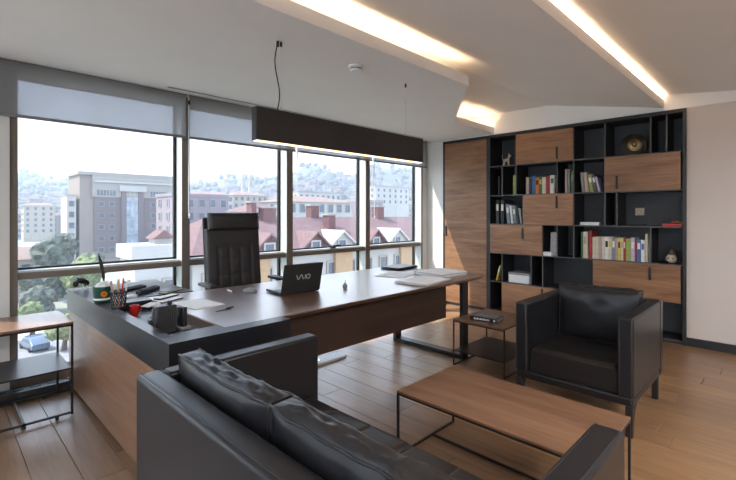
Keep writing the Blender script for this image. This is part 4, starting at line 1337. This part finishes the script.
# side table by the armchair
sdt = thing('side_table', 'small square walnut side table with a lower black shelf beside the armchair', 'side table', (3.25, 1.660, 0))
SX, SY, SZ = 0.585, 0.490, 0.408
part(sdt, 'top', MB().box(0, SX, 0, SY, SZ - 0.014, SZ), 'walnut_small', bevel=0.0015)
part(sdt, 'shelf', MB().box(0.004, SX - 0.004, 0.004, SY - 0.004, 0.128, 0.136), 'black_metal')
for xx, yy in ((rw, rw), (SX - rw, rw), (rw, SY - rw), (SX - rw, SY - rw)):
    rod(sdt, 'leg', (xx, yy, rw), (xx, yy, SZ - 0.014 - rw), 0.0050)
rod(sdt, 'foot_rail', (rw, rw, rw), (SX - rw, rw, rw), 0.005)
rod(sdt, 'foot_rail', (rw, SY - rw, rw), (SX - rw, SY - rw, rw), 0.005)
rod(sdt, 'apron_rail', (rw, rw, SZ - 0.019), (rw, SY - rw, SZ - 0.019), 0.005)
rod(sdt, 'apron_rail', (SX - rw, rw, SZ - 0.019), (SX - rw, SY - rw, SZ - 0.019), 0.005)
rod(sdt, 'stretcher', (rw, 0.22, 0.132), (SX - rw, 0.22, 0.132), 0.004)

tbk = tag(link('thick_book', MB().box(-0.085, 0.085, -0.12, 0.12, 0.0, 0.003).box(-0.085, 0.085, -0.12, 0.12, 0.031, 0.034).box(-0.088, -0.085, -0.12, 0.12, 0.0, 0.034).mesh('thick_book', 'plastic_black'),
               None, (3.435, 1.92, SZ), (0, 0, math.radians(8))), 'thick black book with pale lettering on the side table', 'book')
part(tbk, 'pages', MB().box(-0.084, 0.082, -0.117, 0.117, 0.003, 0.031), 'page')
ltr = MB()
yq = 0.085
for k, w_ in enumerate((0.012, 0.010, 0.012, 0.006, 0.012, 0.010, 0.012, 0.010, 0.012, 0.008)):
    ltr.box(-0.0885, -0.0878, yq - w_, yq, 0.010, 0.025)
    yq -= w_ + 0.004
part(tbk, 'spine_lettering', ltr, 'paper')
part(tbk, 'spine_mark', MB().box(-0.0885, -0.0878, -0.105, -0.090, 0.009, 0.026), 'paper')
part(tbk, 'cover_picture', MB().box(-0.06, 0.065, -0.10, 0.10, 0.034, 0.0345), 'book_slate')

# left table by the window
lt2 = thing('console_table', 'low two tier side table with black rod frame by the window', 'side table', (-0.42, 3.40, 0))
KX, KY, KZ = 1.088, 0.475, 0.622
part(lt2, 'top', MB().box(0, KX, 0, KY, KZ - 0.014, KZ), 'walnut_small', bevel=0.0015)
part(lt2, 'shelf', MB().box(0.006, KX - 0.006, 0.006, KY - 0.006, 0.309, 0.319), 'black_lacquer')
w6 = 0.0065
for xx in (w6, KX - w6):
    for yy in (w6, KY - w6):
        rod(lt2, 'leg', (xx, yy, 0.018), (xx, yy, KZ - 0.014 - w6), w6)
for yy in (w6, KY - w6):
    rod(lt2, 'foot_rail', (w6, yy, 0.024), (KX - w6, yy, 0.024), w6)
    rod(lt2, 'apron_rail', (w6, yy, KZ - 0.021), (KX - w6, yy, KZ - 0.021), w6)
for xx in (w6, 0.83):
    rod(lt2, 'cross_rail', (xx, w6, 0.024), (xx, KY - w6, 0.024), w6)
for xx in (0.12, 0.83, 1.0):
    for yy in (w6, KY - w6):
        part(lt2, 'foot', MB().lathe([(0.010, 0), (0.010, 0.018), (0, 0.018)], 10, c=(xx, yy, 0)), 'rubber', smooth=40)


# ================================================================== the town outside
GZ = -14.0        # street level
TH = math.radians(45.4)


def far(f, r):
    """f metres straight out from the room, r metres to the right"""
    return (f * math.sin(TH) + r * math.cos(TH), f * math.cos(TH) - r * math.sin(TH))


gd = MB()
gd.box(-500, 1500, 8, 1500, GZ - 1, GZ)
tag(link('town_ground', gd.mesh('town_ground', 'city_ground')), 'hazy open ground of the town below the window', 'ground', kind='structure')
rdm = MB().box(-30, 30, 52, 66, GZ, GZ + 0.05)
rd = tag(link('street', rdm.mesh('street', 'asphalt')), 'grey street seen through the lower left pane', 'street', kind='structure')
pbox(rd, 'pavement', -30, 30, 66, 70, GZ, GZ + 0.18, 'kerb')
pbox(rd, 'pavement', -30, 9, 46, 52, GZ, GZ + 0.18, 'kerb')


def hill_h(f, r):
    u = r / f
    base = min(max((f - 260) / 640.0, 0), 1) ** 1.15
    crest = 0.082 + 0.018 * noise.noise(Vector((u * 3.2, 0.3, 5.0))) + 0.012 * noise.noise(Vector((u * 9.0, 1.7, 2.0)))
    if u > -0.16:
        crest += 0.018 * math.exp(-((u + 0.13) / 0.08) ** 2)
    if u > -0.02:
        crest += 0.018
    return GZ + base * (crest * f - GZ) + noise.noise(Vector((f * 0.012, r * 0.012, 0))) * 7 * base


hv, hf = [], []
NF, NR = 26, 70
for i in range(NF + 1):
    f = 250 + (i / NF) ** 1.1 * 700
    for j in range(NR + 1):
        r = f * (-1.15 + 1.75 * j / NR)
        x_, y_ = far(f, r)
        hv.append((x_, y_, hill_h(f, r)))
for i in range(NF):
    for j in range(NR):
        a = i * (NR + 1) + j
        hf.append((a, a + 1, a + NR + 2, a + NR + 1))
tag(link('hillside', MB().add(hv, hf).mesh('hillside', 'hill_green', smooth=60)), 'hazy green hillside beyond the town', 'hill', kind='structure')

hm = MB()
r2 = random.Random(11)
for k in range(900):
    f = 260 + r2.random() ** 0.8 * 600
    u = -1.05 + 1.5 * r2.random()
    r = f * u
    z0 = hill_h(f, r)
    if noise.noise(Vector((f * 0.011, r * 0.011, 4.0))) < -0.12:
        continue
    x_, y_ = far(f, r)
    w_, d_, h_ = r2.uniform(7, 13), r2.uniform(7, 12), r2.uniform(7, 16)
    if f > 700:
        h_ *= 0.55
    hm.cur = r2.choice((0, 0, 1, 2))
    hm.box(x_ - w_ / 2, x_ + w_ / 2, y_ - d_ / 2, y_ + d_ / 2, z0 - 4, z0 + h_)
    hm.cur = 4
    for q in range(int(h_ // 3.2)):
        zz = z0 + 1.2 + q * 3.2
        for c in range(3):
            xx = x_ - w_ / 2 + w_ * (c + 0.5) / 3
            hm.box(xx - 0.9, xx + 0.9, y_ - d_ / 2 - 0.15, y_ - d_ / 2, zz, zz + 1.5)
            yy = y_ - d_ / 2 + d_ * (c + 0.5) / 3
            hm.box(x_ - w_ / 2 - 0.15, x_ - w_ / 2, yy - 0.9, yy + 0.9, zz, zz + 1.5)
    hm.cur = 3
    e_ = 0.5
    hm.add([(x_ - w_ / 2 - e_, y_ - d_ / 2 - e_, z0 + h_), (x_ + w_ / 2 + e_, y_ - d_ / 2 - e_, z0 + h_), (x_ + w_ / 2 + e_, y_ + d_ / 2 + e_, z0 + h_), (x_ - w_ / 2 - e_, y_ + d_ / 2 + e_, z0 + h_),
            (x_ - w_ * .2, y_, z0 + h_ + 2), (x_ + w_ * .2, y_, z0 + h_ + 2)],
           [(0, 1, 5, 4), (1, 2, 5), (2, 3, 4, 5), (3, 0, 4), (3, 2, 1, 0)])
hh_ = link('hillside_houses', hm.mesh('hillside_houses', ['hill_white', 'hill_cream', 'render_mauve', 'hill_roof', 'window_dark']))
tag(hh_, 'countless tiny houses scattered over the hazy hillside', 'houses', kind='stuff')
tm = MB()
for k in range(1500):
    f = 255 + r2.random() ** 0.7 * 690
    r = f * (-1.08 + 1.6 * r2.random())
    z0 = hill_h(f, r)
    x_, y_ = far(f, r)
    s_ = r2.uniform(3.0, 6.5)
    tm.lathe([(0, -2), (s_ * .8, s_ * .2), (s_, s_ * .8), (s_ * .65, s_ * 1.5), (0, s_ * 1.8)], 6, c=(x_, y_, z0))
th_ = link('hillside_trees', tm.mesh('hillside_trees', 'foliage', smooth=60))
tag(th_, 'dark patches of trees over the hazy hillside', 'trees', kind='stuff')

WIN = {}


def window_me(w_, h_, mat, frame='render_white'):
    k = (w_, h_, mat, frame)
    if k not in WIN:
        m3 = MB()
        m3.cur = 0
        m3.box(-w_ / 2, w_ / 2, -0.06, 0.0, 0, h_)
        m3.cur = 1
        b_ = 0.14
        m3.box(-w_ / 2 - b_, -w_ / 2, -0.16, 0.0, -b_, h_ + b_).box(w_ / 2, w_ / 2 + b_, -0.16, 0.0, -b_, h_ + b_)
        m3.box(-w_ / 2, w_ / 2, -0.16, 0.0, -b_, 0).box(-w_ / 2, w_ / 2, -0.16, 0.0, h_, h_ + b_)
        WIN[k] = m3.mesh('window', [mat, frame])
    return WIN[k]


def windows(parent, xs, zs, y, w_, h_, mat='window_dark', frame='render_white', rot=0.0):
    for z_ in zs:
        for x_ in xs:
            if rot:
                link('window', window_me(w_, h_, mat, frame), parent, (y, x_, z_), (0, 0, rot))
            else:
                link('window', window_me(w_, h_, mat, frame), parent, (x_, y, z_))


# ---- the big office tower
tw = thing('office_tower', 'large stone and brown office block filling the leftmost pane', 'building', (29.3, 141.2, GZ))
TWX, TWY, TWZ = 26.2, 14.4, 27.0
pbox(tw, 'body', 0, TWX, 0.6, TWY, 0, TWZ - 0.6, 'tower_stone')
pbox(tw, 'cornice', -0.5, TWX + 0.5, -0.3, TWY + 0.5, TWZ - 0.6, TWZ + 0.3, 'tower_pale')
pbox(tw, 'attic_band', 2.9, TWX + 0.2, -0.2, 0.6, 20.2, TWZ - 0.6, 'tower_pale')
pbox(tw, 'attic_ledge', 3.4, TWX + 0.3, -0.6, -0.2, 24.4, 24.9, 'render_white')
pbox(tw, 'brown_front', 3.4, 10.2, 0.1, 0.6, 4.0, 20.2, 'tower_brown')
pbox(tw, 'brown_front', 16.4, TWX, 0.1, 0.6, 4.0, 20.2, 'tower_brown')
pbox(tw, 'stone_base', 2.9, TWX + 0.2, 0.0, 0.6, 0.0, 4.0, 'tower_stone')
for x_ in (10.2, 14.9):
    pbox(tw, 'dark_pilaster', x_, x_ + 1.4, -0.5, 0.6, 0, 22.0, 'tower_brown')
pbox(tw, 'portal_head', 9.7, 17.0, -0.9, 0.6, 22.0, 23.7, 'render_white')
gl = pbox(tw, 'glass_bay', 11.6, 14.9, -0.1, 0.6, 0, 22.0, 'window_blue')
for q in range(13):
    pbox(gl, 'bay_rail', 11.6, 14.9, -0.22, -0.1, 1.2 + q * 1.65, 1.35 + q * 1.65, 'render_white')
for x_ in (12.65, 13.75):
    pbox(gl, 'bay_mullion', x_, x_ + 0.15, -0.22, -0.1, 0, 22.0, 'render_white')
windows(tw, (5.2, 7.9, 19.2, 22.4), [17.6, 14.3, 11.0, 7.7, 4.4], 0.1, 1.15, 1.25, 'window_dark', 'tower_pale')
for x0_ in (4.1, 18.4):
    for q in range(6):
        pbox(tw, 'attic_louvre', x0_ + q * 0.82, x0_ + q * 0.82 + 0.55, -0.28, -0.2, 20.7, 22.2, 'window_dark')
for q in range(6):
    link('window', window_me(1.15, 1.25, 'window_dark', 'tower_pale'), tw, (0, 5.0 + (q % 2) * 5, 6 + (q // 2) * 5.5), (0, 0, -PI / 2))

wh2 = thing('white_block', 'narrow white apartment block just left of the big office tower', 'building', (26.4, 142, GZ))
pbox(wh2, 'body', 0, 2.1, 0, 8, 0, 20.3, 'render_white')
pbox(wh2, 'roof', -0.2, 2.25, -0.2, 8.2, 20.3, 20.7, 'tower_pale')
windows(wh2, (1.05,), [2.5 + 3 * q for q in range(6)], 0.0, 1.1, 1.4, 'window_dark', 'tower_pale')

# ---- low white flat roofed annex with terrace
an = thing('white_annex', 'white flat roofed house with roof terrace right of the office tower', 'building', (9.2, 30, GZ))
pbox(an, 'body', 0, 2.9, 0, 3.0, 0, 12.4, 'render_white')
pbox(an, 'parapet', -0.25, 2.95, -0.25, 3.1, 12.4, 13.3, 'render_white')
windows(an, (0.8, 2.2), [6.2, 9.4], 0.0, 0.8, 1.5, 'window_dark', 'render_cream')
windows(an, (1.5,), [6.2, 9.4], 0.0, 1.0, 1.5, 'window_dark', 'render_cream', rot=-PI / 2)
sh = part(an, 'terrace_hut', MB().box(1.5, 2.6, 0.8, 2.0, 13.3, 13.7), 'render_white')
part(sh, 'hut_roof', MB().extrude([(1.3, 13.65), (2.8, 13.65), (2.05, 14.25)], 0.6, 2.2, 1), 'roof_tile')

# ---- the long red roofed house across the street
rh = thing('red_roofed_house', 'long white house with dusky red tiled roof across the street', 'building', (12.9, 30, GZ))
RHX = 40.0
ZE = -1.95 - GZ      # eave
ZR = 0.75 - GZ       # ridge
pbox(rh, 'body', 0, RHX, 0, 10.6, 0, ZE, 'render_white')
HY = 5.3
part(rh, 'roof', MB().add([(-0.5, -0.7, ZE), (RHX + 0.5, -0.7, ZE), (RHX + 0.5, 11.3, ZE), (-0.5, 11.3, ZE), (3.2, HY, ZR + 0.25), (RHX - 3.2, HY, ZR + 0.25)],
                          [(0, 1, 5, 4), (1, 2, 5), (2, 3, 4, 5), (3, 0, 4), (3, 2, 1, 0)]), 'roof_tile')
pbox(rh, 'eave_board', -0.5, RHX + 0.5, -0.82, -0.70, ZE - 0.18, ZE + 0.10, 'render_white')
windows(rh, [1.3 + 2.3 * q for q in range(16)], [ZE - 2.7, ZE - 5.6], 0.0, 1.0, 1.6, 'window_dark', 'render_cream')
for x_ in (4.0, 13.0, 22.2):
    pbox(rh, 'bay_front', x_, x_ + 2.1, -0.35, 0.0, 0, ZE - 0.2, 'render_orange')
# dormers
for (x_, w_, mt) in ((6.2, 2.8, 'brick_dark'), (10.9, 2.8, 'brick_dark'), (14.0, 3.2, 'render_white'), (18.6, 2.6, 'brick_dark'), (21.9, 3.2, 'render_white')):
    zb_ = ZE + 0.15
    dm = part(rh, 'dormer', MB().extrude([(x_ - w_ / 2, zb_ - 0.3), (x_ + w_ / 2, zb_ - 0.3), (x_ + w_ / 2, zb_ + 0.25), (x_, zb_ + 1.45), (x_ - w_ / 2, zb_ + 0.25)], 0.0, 5.0, 1), mt)
    part(dm, 'dormer_roof', MB().extrude([(x_ - w_ / 2 - 0.25, zb_ + 0.02), (x_, zb_ + 1.45), (x_ + w_ / 2 + 0.25, zb_ + 0.02), (x_ + w_ / 2 + 0.25, zb_ + 0.20), (x_, zb_ + 1.65), (x_ - w_ / 2 - 0.25, zb_ + 0.20)], -0.45, 5.2, 1), 'roof_tile' if mt == 'brick_dark' else 'render_white')
    link('dormer_window', window_me(0.8, 0.8, 'window_dark', 'render_white'), dm, (x_, 0.0, zb_ - 0.1))
for (x_, y_, w_, h_) in ((15.0, 5.6, 1.0, 1.3), (15.3, 3.3, 0.9, 1.1), (24.5, 5.2, 1.1, 1.2), (9.2, 5.0, 1.3, 1.0), (7.9, 5.6, 0.5, 1.5)):
    zz = ZR + 0.25 - abs(HY - y_) * (ZR - ZE) / 6.0
    ck = pbox(rh, 'chimney', x_ - w_ / 2, x_ + w_ / 2, y_ - 0.45, y_ + 0.45, zz - 0.5, zz + h_, 'brick_dark')
    pbox(ck, 'chimney_cap', x_ - w_ / 2 - 0.12, x_ + w_ / 2 + 0.12, y_ - 0.55, y_ + 0.55, zz + h_, zz + h_ + 0.15, 'tower_pale')


# ---- generic blocks further away
def block(name, label, x_, y_, w_, d_, ztop, wall, roofm, cols, rows_, pitched=1.6, wmat='window_dark', ww_=1.2, wh_=1.5, side=True):
    b_ = thing(name, label, 'building', (x_, y_, GZ), group='buildings of the town')
    H_ = ztop - GZ
    pbox(b_, 'body', 0, w_, 0, d_, 0, H_, wall)
    if pitched:
        e_ = 0.5
        part(b_, 'roof', MB().add([(-e_, -e_, H_), (w_ + e_, -e_, H_), (w_ + e_, d_ + e_, H_), (-e_, d_ + e_, H_), (w_ * .25, d_ / 2, H_ + pitched), (w_ * .75, d_ / 2, H_ + pitched)],
                                  [(0, 1, 5, 4), (1, 2, 5), (2, 3, 4, 5), (3, 0, 4), (3, 2, 1, 0)]), roofm)
    else:
        pbox(b_, 'parapet', -0.2, w_ + 0.2, -0.2, d_ + 0.2, H_, H_ + 0.7, roofm)
    zs = [H_ - 2.4 - 3.1 * q for q in range(rows_)]
    windows(b_, [w_ * (c + 0.5) / cols for c in range(cols)], zs, 0.0, ww_, wh_, wmat, 'tower_pale')
    if side:
        nc = max(1, int(d_ / 4))
        windows(b_, [d_ * (c + 0.5) / nc for c in range(nc)], zs, 0.0, ww_, wh_, wmat, 'tower_pale', rot=-PI / 2)
    return b_


block('apartment_block', 'mauve apartment block with window grid left of the chair headrest', 38.5, 100, 13.5, 10, 5.4, 'render_mauve', 'render_mauve', 5, 4, pitched=0, ww_=1.3, wh_=1.7)
block('villa', 'white villa with low terracotta roof above the dusky red roof', 57.0, 82, 20, 12, 4.2, 'render_white', 'roof_pale', 7, 3, pitched=1.6, ww_=1.4, wh_=1.8)
block('villa', 'small white house between the villa and the minarets', 44, 76, 8, 9, 1.8, 'render_white', 'roof_tile', 3, 2)
block('apartment_block', 'pale flat roofed block behind the rightmost pane', 168, 160, 28, 15, 16.0, 'render_white', 'tower_pale', 6, 3, pitched=0)
block('apartment_block', 'grey block at the left of the rightmost pane', 88, 92, 12, 12, 5.0, 'render_mauve', 'tower_pale', 4, 3, pitched=0)
block('apartment_block', 'cream apartment block beyond the minarets', 96, 180, 18, 12, 10.0, 'render_cream', 'roof_pale', 6, 4)
block('apartment_block', 'white apartment block beyond the chair headrest', 72, 165, 16, 12, 9.0, 'render_white', 'roof_pale', 6, 4)
block('apartment_block', 'wide white block beyond the terracotta roofed villa', 110, 150, 24, 12, 10.5, 'render_white', 'tower_pale', 8, 3, pitched=0)
block('apartment_block', 'tall white block at the far left of the view', 12, 225, 9, 10, 9.0, 'render_white', 'tower_pale', 3, 6, pitched=0)
block('apartment_block', 'cream block left of the big office tower', 36, 300, 14, 10, 6.0, 'render_cream', 'roof_pale', 4, 5)
block('villa', 'low house with pale red roof at the lower left of the window', 8.8, 96, 8.0, 9, -6.6, 'render_cream', 'roof_pale', 4, 2, pitched=1.9)
block('villa', 'cream house with tiled roof beside the trees at the left', 2.0, 120, 8.0, 9, -4.2, 'render_white', 'roof_pale', 3, 3, pitched=1.8)

for x_, y_, h_, lb in ((121.2, 216, 36.5, 'slimmer white minaret on the left'), (129.0, 222, 38.8, 'taller white minaret on the right')):
    mn = thing('minaret', lb, 'minaret', (x_, y_, GZ), group='pair of minarets')
    part(mn, 'shaft', MB().lathe([(1.5, 0), (1.3, h_ * .62), (1.1, h_ * .80)], 14), 'render_white', smooth=40)
    part(mn, 'balcony', MB().lathe([(1.1, h_ * .60), (1.9, h_ * .63), (1.9, h_ * .655), (1.1, h_ * .66)], 14), 'render_white', smooth=40)
    part(mn, 'spire', MB().lathe([(1.25, h_ * .80), (0.5, h_ * .92), (0.0, h_)], 14), 'tower_pale', smooth=40)


# ---- trees and car
def tree(name, label, x_, y_, z_, h_, rad, mat, seed):
    t_ = thing(name, label, 'tree', (x_, y_, z_), group='trees below the window')
    part(t_, 'trunk', MB().tube([(0, 0, 0), (0.1, 0, h_ * .3), (0, 0.1, h_ * .6)], [0.3, 0.22, 0.12], 8), 'bark', smooth=60)
    b3 = bmesh.new()
    rr_ = random.Random(seed)
    for q in range(9):
        m4 = bmesh.ops.create_icosphere(b3, subdivisions=3, radius=1)
        a = rr_.uniform(0, 2 * PI)
        d_ = rr_.uniform(0, rad * .6)
        c = Vector((math.cos(a) * d_, math.sin(a) * d_, h_ * rr_.uniform(.45, .85)))
        s_ = rad * rr_.uniform(.4, .65)
        for v in m4['verts']:
            n_ = 1 + noise.noise(v.co * 2.5 + c) * 0.35 + noise.noise(v.co * 7 + c) * 0.25
            v.co = c + v.co * s_ * n_
    me2 = bpy.data.meshes.new('crown')
    b3.to_mesh(me2)
    b3.free()
    me2.materials.append(MATS[mat])
    link('crown', me2, t_)


tree('street_tree', 'dark green tree left of the office tower, highest of the group', 15.5, 92, GZ, 12.0, 4.0, 'foliage', 1)
tree('street_tree', 'green tree in front of the pale red roof', 12.6, 84, GZ, 7.0, 3.0, 'foliage', 2)
tree('street_tree', 'pale yellow green tree below the office tower', 17.6, 80, GZ, 8.4, 3.2, 'foliage_pale', 3)
tree('street_tree', 'dark tree at the foot of the office tower', 21.5, 96, GZ, 7.5, 3.0, 'foliage', 4)
tree('street_tree', 'bushy tree seen through the lower left pane', 10.4, 73, GZ, 5.0, 2.3, 'foliage', 5)
tree('street_tree', 'pale shrub beside the parked car', 10.6, 58.5, GZ, 4.0, 1.8, 'foliage_pale', 6)
tree('street_tree', 'small shrub at the kerb behind the parked car', 9.0, 68, GZ, 4.4, 2.0, 'foliage_pale', 7)
tree('street_tree', 'leafy tree far left behind the low house', 7.0, 108, GZ, 10.5, 4.0, 'foliage', 8)

car = thing('parked_car', 'dark blue car parked in the street below', 'car', (8.3, 61.5, GZ + 0.05), math.radians(100))
body = [(-2.1, 0.30), (2.1, 0.30), (2.15, 0.75), (1.25, 0.92), (0.55, 1.42), (-1.1, 1.45), (-1.85, 0.98), (-2.15, 0.9)]
part(car, 'body', MB().extrude(body, -0.85, 0.85, 1), 'car_blue', bevel=0.06)
for s_ in (-1, 1):
    part(car, 'side_window', MB().extrude([(-1.5, 0.98), (0.95, 0.95), (0.48, 1.36), (-1.02, 1.38)], 0.855 * s_, 0.865 * s_, 1), 'window_dark')
part(car, 'windscreen', MB().add([(1.20, -0.7, 0.98), (1.20, 0.7, 0.98), (0.62, 0.65, 1.42), (0.62, -0.65, 1.42), (1.23, -0.7, 1.0), (1.23, 0.7, 1.0), (0.65, 0.65, 1.44), (0.65, -0.65, 1.44)],
                                 [(4, 5, 6, 7), (0, 3, 2, 1), (0, 1, 5, 4), (2, 3, 7, 6), (1, 2, 6, 5), (3, 0, 4, 7)]), 'window_dark')
for sx in (-1.3, 1.3):
    for s_ in (-1, 1):
        part(car, 'wheel', MB().lathe([(0, -0.1), (0.30, -0.09), (0.32, 0), (0.30, 0.09), (0, 0.1)], 16, c=(sx, 0.80 * s_, 0.27), axis=1), 'rubber', smooth=50)

# ---- haze over the town
hz = bpy.data.materials.new('haze')
hz.use_nodes = True
hn = hz.node_tree
hn.nodes.clear()
ho = hn.nodes.new('ShaderNodeOutputMaterial')
hs_ = hn.nodes.new('ShaderNodeVolumeScatter')
hs_.inputs['Color'].default_value = (0.31, 0.37, 0.45, 1)
hs_.inputs['Density'].default_value = HAZE
hs_.inputs['Anisotropy'].default_value = 0.2
hn.links.new(hs_.outputs[0], ho.inputs['Volume'])
MATS['haze'] = hz
tag(link('haze', MB().box(-900, 1500, 12, 1400, GZ - 0.5, 260).mesh('haze', 'haze')), 'pale summer haze hanging over the whole town', 'haze', kind='stuff')
